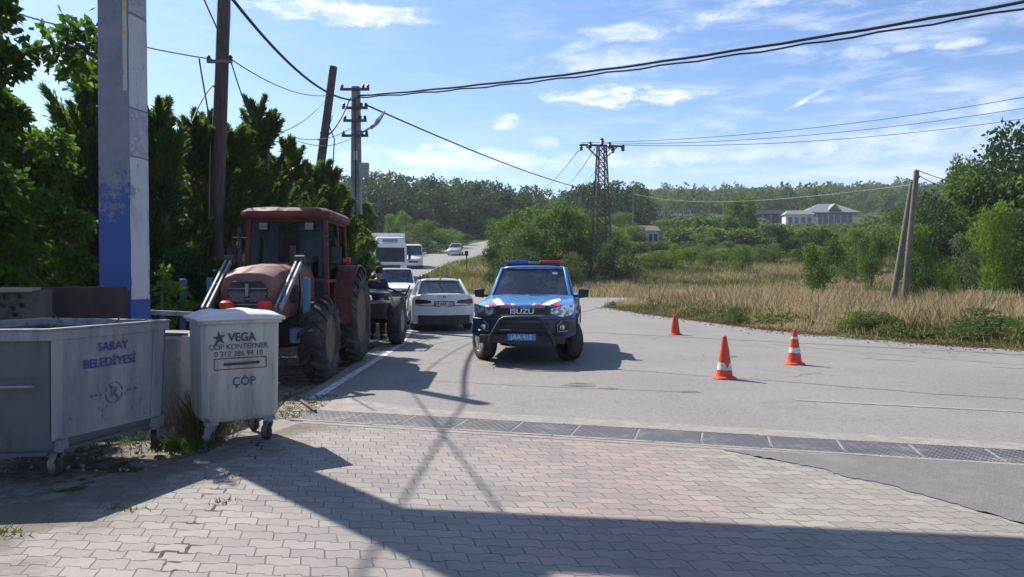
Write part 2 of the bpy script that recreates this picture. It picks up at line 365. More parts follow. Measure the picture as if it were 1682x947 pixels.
# ------------------------------------------------------------------ ground, road, paving
ASPH = [(-2.75,8.6),(-2.8,12),(-3.2,20),(-5.0,28),(-8.2,36),(-12.5,46),(-15.3,55),(-16.3,64),(-15.6,76),(-13.0,92),(-10.0,110),(-7,130),(-2,155),
        (6,155),(1.5,130),(-1.8,110),(-4.8,92),(-7.0,78),(-8.0,66),(-7.9,61),(-6.9,57),(-5.0,52.5),(-2.0,49.2),(4.3,47.0),(10,46.4),(22,45.6),(60,46),(60,42),(22,41.5),(12,41.2),(7,39.5),
        (4.7,37.4),(4.5,35.5),(5.3,30),(6.1,26.4),(7.6,19.9),(9.3,17.0),(10.8,15.0),(14,11.7),(22,8),(40,4),(60,1),(60,-8),(2,-8),(-2.6,-8)]
PAV = [(-6.5,-8),(9.5,-8),(9.5,4.66),(4.35,6.12),(-1.28,7.66),(-2.25,7.95),(-2.35,7.6),(-2.55,6.8),(-2.85,6.3),(-3.05,5.7),(-3.25,5.15),(-4.2,4.65),(-6.5,4.3)]
def draped(name, poly, dz, m, step=None):
    """a flat-lying sheet with the outline poly, cut fine enough to follow the ground"""
    bm = bmesh.new(); f = bm.faces.new([bm.verts.new((x, y, 0)) for x, y in poly])
    if step:
        ys = [v[1] for v in poly]; y = step[0]
        while y < max(ys):
            bmesh.ops.bisect_plane(bm, geom=bm.verts[:]+bm.edges[:]+bm.faces[:], plane_co=(0, y, 0), plane_no=(0, 1, 0)); y += step[1]
    bmesh.ops.triangulate(bm, faces=bm.faces[:])
    for v in bm.verts: v.co.z = gz(v.co.x, v.co.y)+dz
    me = bpy.data.meshes.new(name); bm.to_mesh(me); bm.free()
    if me.polygons and me.polygons[0].normal.z < 0: me.flip_normals()
    me.materials.append(m); o = bpy.data.objects.new(name, me); C.objects.link(o); return o

# asphalt
m = bpy.data.materials.new('worn_asphalt'); m.use_nodes = True; t = m.node_tree; b = t.nodes['Principled BSDF']; b.inputs['Roughness'].default_value = .85
b.inputs['Specular IOR Level'].default_value = .35
tx = N(t, 'ShaderNodeTexCoord'); O = tx.outputs['Object']
def mixc(t, f, a, b_):
    x = N(t, 'ShaderNodeMix', data_type='RGBA')
    if isinstance(f, (int, float)): x.inputs['Factor'].default_value = f
    else: t.links.new(f, x.inputs['Factor'])
    for i, v in ((6, a), (7, b_)):
        if isinstance(v, tuple): x.inputs[i].default_value = (*v, 1)
        else: t.links.new(v, x.inputs[i])
    return x.outputs[2]
c1 = mixc(t, SM(t, noise(t, O, .35, 5, .6), .3, .7), (.156,.149,.142), (.208,.199,.188))
c2 = mixc(t, M2(t, 'MULTIPLY', SM(t, noise(t, O, .9, 7, .75, .8), .52, .68), .85), c1, (.118,.112,.107))
c3 = mixc(t, M2(t, 'MULTIPLY', SM(t, noise(t, O, 45, 3, .8), .35, .7), .8), c2, (.30,.285,.265))
c3 = mixc(t, M2(t, 'MULTIPLY', SM(t, noise(t, O, 90, 2, .8), .55, .75), .6), c3, (.09,.088,.088))
c3 = mixc(t, M2(t, 'MULTIPLY', SM(t, noise(t, O, 14, 3, .85), .5, .70), .6), c3, (.10,.096,.092))
c3 = mixc(t, M2(t, 'MULTIPLY', SM(t, noise(t, O, 22, 2, .8), .54, .70), .6), c3, (.31,.29,.27))
mpw = N(t, 'ShaderNodeMapping'); mpw.inputs['Rotation'].default_value = (0, 0, R(72)); mpw.inputs['Scale'].default_value = (6, .22, 1); t.links.new(O, mpw.inputs[0])
c3 = mixc(t, M2(t, 'MULTIPLY', SM(t, noise(t, mpw.outputs[0], 1., 4, .6), .55, .75), .35), c3, (.27,.25,.235))
# cracks
vo = N(t, 'ShaderNodeTexVoronoi', feature='DISTANCE_TO_EDGE'); vo.inputs['Scale'].default_value = .23
wa = N(t, 'ShaderNodeMix', data_type='RGBA', blend_type='ADD'); wa.inputs['Factor'].default_value = .9; t.links.new(O, wa.inputs[6])
nn = N(t, 'ShaderNodeTexNoise'); nn.inputs['Scale'].default_value = 1.1; nn.inputs['Detail'].default_value = 5; t.links.new(O, nn.inputs[0]); t.links.new(nn.outputs['Color'], wa.inputs[7])
t.links.new(wa.outputs[2], vo.inputs['Vector'])
cr = M2(t, 'MULTIPLY', SM(t, vo.outputs[0], .0, .005, 1., 0.), SM(t, noise(t, O, .3, 2), .5, .6, 0., .7))
c4 = mixc(t, cr, c3, (.05,.048,.048)); t.links.new(c4, b.inputs['Base Color'])
bn = N(t, 'ShaderNodeBump'); bn.inputs['Strength'].default_value = .5; bn.inputs['Distance'].default_value = .01
t.links.new(noise(t, O, 60, 3, .7), bn.inputs['Height']); t.links.new(bn.outputs[0], b.inputs['Normal']); K['asphalt'] = m
K['asphalt_far'] = m
K['patch'] = mat('darker_asphalt', (.125,.123,.12), .9, col2=(.175,.17,.165), scale=60, lo=.3, hi=.7, bump=.5, bscale=70, col3=(.2,.195,.185), s3=1.5)
K['paint'] = mat('worn_road_paint', (.60,.6,.58), .7, col2=(.27,.26,.245), scale=9, lo=.45, hi=.62, detail=8)
K['faintpaint'] = mat('nearly_gone_road_paint', (.26,.245,.23), .85, col2=(.40,.39,.37), scale=5, lo=.5, hi=.72, detail=8)

# interlocking paving
m = bpy.data.materials.new('interlocking_pavers'); m.use_nodes = True; t = m.node_tree; b = t.nodes['Principled BSDF']; b.inputs['Roughness'].default_value = .85; b.inputs['Specular IOR Level'].default_value = .3
tx = N(t, 'ShaderNodeTexCoord'); O = tx.outputs['Object']
mp = N(t, 'ShaderNodeMapping'); mp.inputs['Rotation'].default_value = (0, 0, R(4.5)); t.links.new(O, mp.inputs[0])
wn = N(t, 'ShaderNodeTexNoise'); wn.inputs['Scale'].default_value = 1.2; wn.inputs['Detail'].default_value = 3; t.links.new(O, wn.inputs[0])
wv = N(t, 'ShaderNodeVectorMath', operation='MULTIPLY_ADD'); t.links.new(wn.outputs['Color'], wv.inputs[0]); wv.inputs[1].default_value = (.07,.07,0); t.links.new(mp.outputs[0], wv.inputs[2])
s_ = N(t, 'ShaderNodeSeparateXYZ'); t.links.new(wv.outputs[0], s_.inputs[0]); U, V_ = s_.outputs[0], s_.outputs[1]
L_, H_ = .205, .122
tri = M2(t, 'PINGPONG', M2(t, 'DIVIDE', U, L_), .5)                     # 0..0.5
stp = SM(t, tri, .21, .29, -.010, .010)
v = M2(t, 'DIVIDE', M2(t, 'ADD', V_, stp), H_); row = M2(t, 'FLOOR', v); fv = M2(t, 'FRACT', v)
u = M2(t, 'ADD', M2(t, 'ADD', M2(t, 'DIVIDE', U, L_), M2(t, 'MULTIPLY', M2(t, 'MODULO', row, 2.), .5)), M2(t, 'MULTIPLY', fv, .2))
col = M2(t, 'FLOOR', u); fu = M2(t, 'FRACT', u)
dv = M2(t, 'MULTIPLY', M2(t, 'MINIMUM', fv, M2(t, 'SUBTRACT', 1., fv)), H_); du = M2(t, 'MULTIPLY', M2(t, 'MINIMUM', fu, M2(t, 'SUBTRACT', 1., fu)), L_)
d = M2(t, 'MINIMUM', dv, du)
so = N(t, 'ShaderNodeSeparateXYZ'); t.links.new(O, so.inputs[0])
# distance from the sunken joint that runs away from the camera on the left
ln = M2(t, 'ABSOLUTE', M2(t, 'ADD', so.outputs[0], M2(t, 'ADD', M2(t, 'MULTIPLY', so.outputs[1], .17), M2(t, 'MULTIPLY', M2(t, 'SUBTRACT', noise(t, O, 2.5, 3), .5), .35), ), )  )
ln = M2(t, 'ABSOLUTE', M2(t, 'ADD', M2(t, 'ADD', so.outputs[0], 1.27), M2(t, 'ADD', M2(t, 'MULTIPLY', so.outputs[1], .165), M2(t, 'MULTIPLY', M2(t, 'SUBTRACT', noise(t, O, 2.5, 3), .5), .3))))
near = M2(t, 'MULTIPLY', SM(t, ln, .03, .14, 1., 0.), SM(t, noise(t, O, 3.5, 3), .42, .6))
wd = M2(t, 'ADD', M2(t, 'MULTIPLY', near, .008), M2(t, 'MULTIPLY', SM(t, noise(t, O, 3., 4, .7), .5, .75), .004))
jn = M2(t, 'SUBTRACT', 1., SM(t, M2(t, 'SUBTRACT', d, wd), .0015, .0055))
wh = N(t, 'ShaderNodeTexWhiteNoise', noise_dimensions='2D'); t.links.new(comb(t, row, col), wh.inputs['Vector'])
X = so.outputs[0]
Xn = M2(t, 'ADD', X, M2(t, 'MULTIPLY', M2(t, 'SUBTRACT', noise(t, O, .6, 3), .5), .9)); Xs = M2(t, 'ADD', Xn, M2(t, 'MULTIPLY', M2(t, 'SUBTRACT', wh.outputs[0], .5), 1.1))
base = mixc(t, SM(t, noise(t, O, .8, 5, .6), .3, .7), (.232,.213,.197), (.290,.268,.247))
pk = M2(t, 'MULTIPLY', SM(t, Xs, .15, .5), SM(t, Xs, 1.5, 1.9, 1., 0.))
base = mixc(t, M2(t, 'MULTIPLY', pk, .5), base, (.30,.222,.203))
base = mixc(t, M2(t, 'MULTIPLY', SM(t, Xs, 1.5, 1.9), .55), base, (.29,.268,.228))
base = mixc(t, M2(t, 'MULTIPLY', M2(t, 'MULTIPLY', SM(t, Xn, 1.3, 1.6), SM(t, Xn, 2.1, 2.4, 1., 0.)), .3), base, (.25,.258,.215))
# single bricks a little lighter, darker or redder
br = N(t, 'ShaderNodeMix', data_type='RGBA', blend_type='MULTIPLY'); br.inputs['Factor'].default_value = 1.; t.links.new(base, br.inputs[6])
t.links.new(comb(t, SM(t, wh.outputs[0], 0., 1., .89, 1.09), SM(t, wh.outputs[0], 0., 1., .90, 1.07), SM(t, wh.outputs[0], 0., 1., .91, 1.06)), br.inputs[7])
fine = mixc(t, M2(t, 'MULTIPLY', SM(t, noise(t, O, 70, 3, .8), .5, .75), .35), br.outputs[2], (.16,.15,.14))
fine = mixc(t, M2(t, 'MULTIPLY', SM(t, noise(t, O, 1.8, 7, .75, .4), .58, .72), .28), fine, (.15,.135,.12))
# moss and soil towards the bins
ms = M2(t, 'MULTIPLY', SM(t, M2(t, 'ADD', M2(t, 'ADD', X, M2(t, 'MULTIPLY', so.outputs[1], -.25)), M2(t, 'MULTIPLY', noise(t, O, 2.2, 5, .7), 2.6)), -3.1, -2.2, 1., 0.), .8)
fine = mixc(t, ms, fine, (.10,.085,.065))
jc = mixc(t, SM(t, noise(t, O, 4, 4, .7), .42, .6), (.095,.085,.077), (.20,.18,.16))
jc = mixc(t, near, jc, (.035,.03,.027))
t.links.new(mixc(t, M2(t, 'MULTIPLY', jn, SM(t, near, 0., 1., .72, 1.)), fine, jc), b.inputs['Base Color'])
hgt = M2(t, 'ADD', M2(t, 'SUBTRACT', 1., jn), M2(t, 'MULTIPLY', noise(t, O, 50, 3), .25))
hgt = M2(t, 'ADD', hgt, M2(t, 'MULTIPLY', wh.outputs[0], .25)); hgt = M2(t, 'ADD', hgt, M2(t, 'MULTIPLY', noise(t, O, 2.2, 3), 2.4))
bn = N(t, 'ShaderNodeBump'); bn.inputs['Strength'].default_value = .8; bn.inputs['Distance'].default_value = .008
t.links.new(hgt, bn.inputs['Height']); t.links.new(bn.outputs[0], b.inputs['Normal']); K['pavers'] = m

# terrain
m = bpy.data.materials.new('dry_grass_ground'); m.use_nodes = True; t = m.node_tree; b = t.nodes['Principled BSDF']; b.inputs['Roughness'].default_value = .95; b.inputs['Specular IOR Level'].default_value = .1
tx = N(t, 'ShaderNodeTexCoord'); O = tx.outputs['Object']; so = N(t, 'ShaderNodeSeparateXYZ'); t.links.new(O, so.inputs[0])
a = mixc(t, SM(t, noise(t, O, .25, 6, .7), .35, .65), (.20,.155,.08), (.115,.11,.045))
a = mixc(t, SM(t, noise(t, O, 3, 5, .7), .4, .7), a, (.10,.085,.06))
a = mixc(t, SM(t, M2(t, 'ADD', so.outputs[1], M2(t, 'MULTIPLY', noise(t, O, .05, 4), 60)), 110, 150), a, (.045,.075,.022))
near_ = M2(t, 'MULTIPLY', SM(t, so.outputs[0], -2, -.5, 1., 0.), SM(t, so.outputs[1], 14, 22, 1., 0.))
dirt = mixc(t, SM(t, noise(t, O, 7, 6, .75), .35, .6), (.14,.12,.10), (.30,.265,.23))
dirt = mixc(t, SM(t, noise(t, O, 2, 4, .7), .5, .62), dirt, (.06,.075,.03))
a = mixc(t, near_, a, dirt); t.links.new(a, b.inputs['Base Color'])
bn = N(t, 'ShaderNodeBump'); bn.inputs['Strength'].default_value = 1.; bn.inputs['Distance'].default_value = .05
t.links.new(noise(t, O, 9, 6, .75), bn.inputs['Height']); t.links.new(bn.outputs[0], b.inputs['Normal']); K['ground'] = m
xs = np.unique(np.concatenate([np.arange(-500,-60,40), np.arange(-60,-20,4), np.arange(-20,40,1.), np.arange(40,100,4), np.arange(100,1201,50)]))
ys = np.unique(np.concatenate([np.arange(-20,0,4), np.arange(0,60,1.), np.arange(60,160,4), np.arange(160,480,10), np.arange(480,1101,60)]))
XX, YY = np.meshgrid(xs, ys); ZZ = g(XX, YY)-.035
bump = .06*np.sin(XX*1.3+YY*.7)*np.sin(YY*1.1-XX*.4)+.05*np.sin(XX*.45+1)*np.cos(YY*.5)
road = inside(XX, YY, ASPH)|inside(XX, YY, PAV)
for dx, dy in ((1.1,0),(-1.1,0),(0,1.1),(0,-1.1),(4.1,0),(-4.1,0),(0,4.1),(0,-4.1)): road |= inside(XX+dx, YY+dy, ASPH)|inside(XX+dx*.5, YY+dy*.5, PAV)
ZZ = ZZ + np.where(road, -.02, np.where(XX > -2, .08+bump, bump*.4))
V = np.stack([XX, YY, ZZ], -1).reshape(-1, 3); nx = len(xs)
fs = [(j*nx+i, j*nx+i+1, (j+1)*nx+i+1, (j+1)*nx+i) for j in range(len(ys)-1) for i in range(nx-1)]
me = bpy.data.meshes.new('ground'); me.from_pydata(V.tolist(), [], fs); me.materials.append(K['ground']); me.polygons.foreach_set('use_smooth', [True]*len(fs))
o = bpy.data.objects.new('ground', me); C.objects.link(o); tag(o, kind='structure')
tag(draped('road', ASPH, 0., K['asphalt'], (44, 3)), kind='structure')
tag(draped('pavement', PAV, .004, K['pavers']), kind='structure')
# patch of newer asphalt over the paving
pt = [(1.91,6.62),(2.1,6.42),(2.3,6.2),(2.55,5.95),(2.62,5.72),(2.85,5.5),(2.98,5.2),(3.12,4.92),(3.27,4.66),(3.5,4.3),(4.2,3.6),(6,2.6),(9.6,2.0),(9.6,4.68),(4.35,6.10)]
pt2 = []
for i, p in enumerate(pt):
    q = pt[(i+1) % len(pt)]
    for k in range(6 if i < 11 else 1):
        s = k/6; jx, jy = (random.uniform(-.025,.025), random.uniform(-.03,.03)) if i < 11 and k else (0, 0)
        pt2.append((p[0]+(q[0]-p[0])*s+jx, p[1]+(q[1]-p[1])*s+jy))
tag(draped('asphalt_patch', pt2, .010, K['patch']), kind='structure')
# road paint
def ribbon(pts, wd, dz, m, name):
    mb = MB(); P = [Vector((x, y, 0)) for x, y in pts]; L, Rr = [], []
    for i, p in enumerate(P):
        d = (P[min(i+1, len(P)-1)]-P[max(i-1, 0)]).normalized(); n_ = Vector((-d.y, d.x, 0))
        for arr, s in ((L, -1), (Rr, 1)):
            q = p+n_*wd/2*s; q.z = gz(q.x, q.y)+dz; arr.append(q)
    mb.grid([L, Rr]); o = mb.build(name, m, smooth=0); 
    if o.data.polygons[0].normal.z < 0: o.data.flip_normals()
    return tag(o, kind='structure')
def dens(pts, step=2.):
    out = []
    for a, b_ in zip(pts[:-1], pts[1:]):
        n = max(1, int(math.hypot(b_[0]-a[0], b_[1]-a[1])/step)); out += [(a[0]+(b_[0]-a[0])*k/n, a[1]+(b_[1]-a[1])*k/n) for k in range(n)]
    return out+[pts[-1]]
ribbon(dens([(-2.55,9.3),(-2.52,16.5),(-3.0,22),(-4.7,29),(-7.9,37)]), .13, .006, K['paint'], 'road_edge_line')
ribbon(dens([(-3.2,51),(-6.0,56.),(-7.6,60.5),(-8.2,66),(-7.3,78),(-5.1,92),(-2.1,110),(1.2,130)]), .16, .035, K['paint'], 'road_edge_line')
ribbon(dens([(3.6,9.25),(5.2,8.7),(8.5,7.6),(13,6)]), .09, .006, K['faintpaint'], 'road_line')
for k in range(9):
    t0 = k/9; x0 = 5.0+(10.4-5.0)*t0; y0 = 24.5+(13.6-24.5)*t0
    ribbon([(x0, y0), (x0+.34, y0-.68)], .09, .006, K['faintpaint'], 'road_dash')
for x0, y0 in ((8.3,12.6),(10.2,11.3),(6.7,13.9)):
    ribbon([(x0, y0), (x0+.7, y0-.5)], .08, .006, K['faintpaint'], 'road_dash')

K['tar'] = mat('tar_seam', (.07,.067,.065), .8, col2=(.15,.14,.135), scale=6, lo=.45, hi=.6)
def seam(pts, wd):
    pts = dens([(a_, b_) for a_, b_ in pts], .25); ribbon([(x+random.uniform(-.02,.02), y+random.uniform(-.025,.025)) for x, y in pts], wd, .005, K['tar'], 'tar_seam')
seam([(1.55,12.4),(2.9,11.5),(4.0,10.9),(5.6,9.75),(6.6,9.3),(9.5,7.8)], .022)
seam([(-1.2,10.9),(.6,10.3),(2.3,9.9)], .016)
seam([(5.9,16.6),(8.2,13.6),(11.5,10.4)], .022)
seam([(-2.2,12.6),(-.5,13.6)], .016)
K['oil'] = mat('oil_stain', (.085,.08,.077), .6, col2=(.16,.15,.143), scale=5, lo=.4, hi=.6)
for cx_, cy_, r_ in ((1.0,10.5,.28),(1.35,10.2,.13),(2.4,9.9,.16),(-.6,9.6,.12),(4.2,14.2,.2)):
    pg_ = [(cx_+r_*random.uniform(.7,1.2)*math.cos(a*.42), cy_+.7*r_*random.uniform(.7,1.2)*math.sin(a*.42)) for a in range(15)]
    tag(draped('oil_stain', pg_, .0035, K['oil']), kind='structure')
# drain channel across the forecourt
m = bpy.data.materials.new('cast_grating'); m.use_nodes = True; t = m.node_tree; b = t.nodes['Principled BSDF']; b.inputs['Roughness'].default_value = .6; b.inputs['Metallic'].default_value = .2
tx = N(t, 'ShaderNodeTexCoord'); O = tx.outputs['Object']
mpg = N(t, 'ShaderNodeMapping'); mpg.inputs['Rotation'].default_value = (0, 0, R(50)); t.links.new(O, mpg.inputs[0])
wt = N(t, 'ShaderNodeTexWave'); wt.inputs['Scale'].default_value = 9.; wt.inputs['Distortion'].default_value = .4; t.links.new(mpg.outputs[0], wt.inputs[0])
mpg2 = N(t, 'ShaderNodeMapping'); mpg2.inputs['Rotation'].default_value = (0, 0, R(-35)); t.links.new(O, mpg2.inputs[0])
wt2 = N(t, 'ShaderNodeTexWave'); wt2.inputs['Scale'].default_value = 5.; t.links.new(mpg2.outputs[0], wt2.inputs[0])
hh = M2(t, 'MULTIPLY', wt.outputs['Fac'], SM(t, wt2.outputs['Fac'], .1, .4, .4, 1.))
dust = SM(t, noise(t, O, 3, 5, .7), .45, .72)
t.links.new(mixc(t, M2(t, 'MULTIPLY', dust, .7), mixc(t, hh, (.05,.05,.055), (.20,.195,.205)), (.25,.23,.21)), b.inputs['Base Color'])
bn = N(t, 'ShaderNodeBump'); bn.inputs['Strength'].default_value = .9; bn.inputs['Distance'].default_value = .012; t.links.new(hh, bn.inputs['Height']); t.links.new(bn.outputs[0], b.inputs['Normal'])
K['grating'] = m
K['kerbpale'] = mat('pale_dusty_concrete', (.30,.275,.25), .9, col2=(.22,.20,.18), scale=6, lo=.35, hi=.65, bump=.4, detail=8)
dr = thing('drain_channel', 'long drain channel of dark cast gratings crossing the forecourt between paving and road', 'drain', (-2.35,8.27,0), math.atan2(-.2735,.9619))
fr = MB()
for y0, wd in ((.30,.07),(-.30,.06)):
    xx = 0
    while xx < 13:
        fr.box((xx+.49, y0+random.uniform(-.004,.004), .003+random.uniform(0,.003)), (.975, wd, .016)); xx += .98
fr.build('channel_edge', K['kerbpale'], dr, bevel=.004)
for k in range(20):
    MB().box((.3+k*.625, 0, .0), (.60, .53, .02)).build('grating', K['grating'], dr, bevel=.004)
for k in range(20): MB().box((.3+k*.625+.3125, 0, -.003), (.02, .53, .02)).build('spacer', K['kerbpale'], dr)
tag(draped('pavement_edge', [(-2.28,7.8),(9.5,4.5),(9.5,4.8),(4.35,6.26),(-1.2,7.86),(-2.2,8.2)], .007, K['kerbpale']), kind='structure')
tag(draped('road_shoulder', [(-2.9,9.6),(-2.75,8.5),(-2.1,8.52),(4.3,6.74),(9.5,5.3),(9.5,5.5),(4.4,6.98),(1.2,7.92),(-1.0,8.62),(-1.9,9.2),(-2.45,9.9)], .005, K['kerbpale']), kind='structure')

# ------------------------------------------------------------------ vegetation generators
def unit(v): return v/np.maximum(np.linalg.norm(v, axis=-1, keepdims=True), 1e-9)
def leaf_quads(P, D, L, Wd, rs):
    """diamond leaves at P pointing along D"""
    n = len(P); D = unit(D); A = unit(np.cross(D, rs.normal(size=(n, 3)))); L = np.broadcast_to(L, (n,))[:, None]; Wd = np.broadcast_to(Wd, (n,))[:, None]
    droop = np.array([0, 0, -1.])*L*.12
    return np.stack([P, P+D*L*.5+A*Wd*.5, P+D*L+droop, P+D*L*.5-A*Wd*.5], 1)
def trunk_mb(H, r, rs, limbs=6, h0=.35, spread=.35, mb=None, m=0):
    mb = mb or MB(); pts = []; x = y = 0
    for k in range(7):
        pts.append((x, y, H*k/6)); x += rs.normal()*H*.015; y += rs.normal()*H*.015
    mb.tube(pts, [r*(1-.75*k/6) for k in range(7)], 8, m)
    for i in range(limbs):
        h = H*(h0+(.9-h0)*rs.rand()); k = int(h/H*6); b0 = Vector(pts[k]).lerp(Vector(pts[min(k+1, 6)]), h/H*6-k)
        a = rs.rand()*6.283; L = H*spread*(1.15-h/H)*(.7+.6*rs.rand()); d = Vector((math.cos(a), math.sin(a), .7)).normalized()
        p = [b0, b0+d*L*.5, b0+d*L+Vector((0, 0, L*.15))]; mb.tube(p, [r*.4*(1-h/H*.5), r*.22, r*.06], 6, m)
        q0 = p[1]; d2 = Vector((math.cos(a+.9), math.sin(a+.9), .6)).normalized(); mb.tube([q0, q0+d2*L*.45], [r*.18, r*.04], 5, m)
    return mb
def crown_pts(H, rad, rs, n, nblob, base=.25, top=1., sq=1.):
    """points and outward directions in a clumpy crown"""
    bc = []
    for i in range(nblob):
        f = rs.rand(); z = base+(top-base)*f
        e = math.sqrt(max(.05, 1-(2*f-1)**2*.9))**sq
        a = rs.rand()*6.283; rr = rad*e*math.sqrt(rs.rand())*.85
        bc.append((rr*math.cos(a), rr*math.sin(a), z*H, rad*(.20+.22*rs.rand())*(.6+.5*e)))
    bc = np.array(bc); w_ = bc[:, 3]**2; idx = rs.choice(nblob, n, p=w_/w_.sum())
    d = unit(rs.normal(size=(n, 3))); d[:, 2] = np.where(rs.rand(n) < .35, np.abs(d[:, 2]), d[:, 2])
    r = bc[idx, 3]*(.35+.65*rs.rand(n)**.4)*(1+.18*rs.normal(size=n)); P = bc[idx, :3]+d*r[:, None]*np.array([1, 1, .85])
    return P, d
def broadleaf(H, rad, n, leaf, seed, mats, nblob=26, base=.22, trunk=.045, split=True, name='tree', limbs=7, parent=None):
    rs = np.random.RandomState(seed); P, d = crown_pts(H, rad, rs, n, nblob, base)
    D = d+rs.normal(size=d.shape)*.7+np.array([0, 0, -.1]); V = leaf_quads(P, D, leaf*(.7+.6*rs.rand(n)), leaf*.62*(.7+.6*rs.rand(n)), rs)
    tm = trunk_mb(H*.86, H*trunk, rs, limbs, .3, .4)
    if split:
        tm.build('trunk', K['bark'], parent); return quads_obj('crown', V, [mats], parent)
    # one mesh with both
    o = tm.build(name, [mats, K['bark']]); bm = bmesh.new(); bm.from_mesh(o.data)
    for f in bm.faces: f.material_index = 1
    q = quads_obj('x', V, [mats]); bm.from_mesh(q.data); bm.to_mesh(o.data); bm.free(); me = q.data; bpy.data.objects.remove(q); bpy.data.meshes.remove(me)
    return o
def conifer(H, rad, nb, per, leaf, seed, parent, col='leaf_con', prof=None, up=.9):
    rs = np.random.RandomState(seed); Ps = []; Ds = []; tw = MB()
    prof = prof or (lambda h: (1-h)**.62*(.55+.45*min(1, h*6+.3)))
    for i in range(nb):
        h = rs.rand()**.85*.97; a = rs.rand()*6.283; L = rad*1.45*prof(h)*(.35+.95*rs.rand())+.16*rad
        d = Vector((math.cos(a), math.sin(a), up*(.2+.5*rs.rand())+h*.5)); d.normalize()
        b0 = Vector((0, 0, h*H*.97)); mid = b0+d*L*.55; tip = mid+(d+Vector((0, 0, .55))).normalized()*L*.55
        tw.tube([b0, mid, tip], [.018*H/6, .01*H/6, .004], 4)
        n = int(per*(.4+L/rad)); s = (.12+.95*rs.rand(n))
        b0, mid, tip = map(np.array, (b0, mid, tip))
        C0 = np.where(s[:, None] < .5, b0+(mid-b0)*s[:, None]*2, mid+(tip-mid)*(s[:, None]*2-1))
        dr = unit((tip-b0)[None])[0]; wdt = L*.11*(1.15-s)
        off = rs.normal(size=(n, 3))*wdt[:, None]*np.array([1, 1, .75]); Ps.append(C0+off); Ds.append(dr+off/np.maximum(L*.25, .01)+rs.normal(size=(n, 3))*.3+np.array([0, 0, .35]))
    P = np.concatenate(Ps); D = np.concatenate(Ds); n = len(P); P[:, 2] = np.maximum(P[:, 2], .05)
    V = leaf_quads(P, D, leaf*(.6+.8*rs.rand(n)), leaf*.24*(.6+.8*rs.rand(n)), rs)
    tk = trunk_mb(H*.95, H*.022, rs, 0, mb=tw); tk.build('trunk', K['bark'], parent)
    return quads_obj('crown', V, [K[col]], parent)
def blades(X, Y, h, wd, lean, rs, z=None):
    n = len(X); Z = g(X, Y)+.0 if z is None else z; a = rs.rand(n)*6.283
    B = np.stack([X, Y, Z], 1); s = np.stack([np.cos(a), np.sin(a), np.zeros(n)], 1)*wd[:, None]*.5
    l = np.stack([rs.normal(size=n), rs.normal(size=n), np.zeros(n)], 1)*lean*h[:, None]
    mid = B+np.array([0, 0, 1])*(h*.55)[:, None]+l*.5; top = B+np.array([0, 0, 1])*h[:, None]+l
    return np.stack([B-s, B+s, mid+s*.6, top], 1)

# ------------------------------------------------------------------ near plants, conifers
def gt(x, y): return gz(x, y)-.05
con_protos = {}
def place_con(px, top, Y, wpx, seed, label, H0=None, flame=False):
    x = (px-841)/F*Y; zt = CAMH+(HY-top)/F*Y; H = zt-gt(x, Y); rad = wpx/F*Y/2
    t_ = thing('conifer_tree', label, 'tree', (x, Y, gt(x, Y)), random.random()*6, 'conifers along the left of the road')
    conifer(H, rad, int(75*max(1, H/5)), 400, .15 if Y < 20 else .20, seed, t_, up=1.3 if flame else .9)
    return t_
place_con(150, 92, 13.6, 190, 1, 'tall spiky conifer directly behind the square pillar, highest of the conifers', flame=True)
place_con(262, 160, 13.2, 150, 2, 'conifer whose bare spiky branches stick out just right of the square pillar', flame=True)
place_con(325, 182, 15.0, 150, 3, 'dense dark conifer between the square pillar and the dark pole beside the tractor')
place_con(62, 240, 15.5, 210, 9, 'dark conifer behind the walnut tree at the far left')
place_con(425, 162, 17.5, 130, 4, 'conifer with a single pointed tip above the tractor cab', flame=True)
place_con(382, 205, 16.2, 150, 10, 'dense conifer behind the dark pole beside the tractor')
place_con(478, 232, 19.5, 140, 5, 'yellow-tipped conifer behind the foot of the leaning pole, left side')
place_con(520, 270, 22.0, 120, 6, 'low conifer at the foot of the leaning pole')
place_con(550, 305, 25.0, 90, 7, 'low yellow-green conifer in front of the concrete pole')
place_con(580, 350, 27.5, 48, 8, 'smallest conifer, at the end of the row beside the lorry')
# leafy trees at the far left
def place_leafy(name, px, top, Y, wpx, seed, label, mat_, n, leaf, nblob=26, base=.1, trunk=.03, group=None, cat='tree', limbs=7):
    x = (px-841)/F*Y; H = CAMH+(HY-top)/F*Y-gt(x, Y)
    t_ = thing(name, label, cat, (x, Y, gt(x, Y)), random.random()*6, group)
    broadleaf(H, wpx/F*Y/2, n, leaf, seed, K[mat_], nblob, base, trunk, parent=t_, limbs=limbs); return t_
place_leafy('walnut_tree', -30, -90, 9.6, 150, 21, 'large bright-leaved tree at the left edge with a branch reaching to the pillar', 'leaf_near', 12000, .115, 38, .12, limbs=0)
place_leafy('walnut_tree', 45, 190, 11.5, 190, 22, 'bushy bright green tree behind the pierced concrete wall', 'leaf_near', 18000, .10, 40, .05, limbs=0)
place_leafy('walnut_tree', 120, 330, 11.0, 120, 23, 'low leafy bush behind the brown metal sheet', 'leaf_near', 5000, .09, 16, .02)
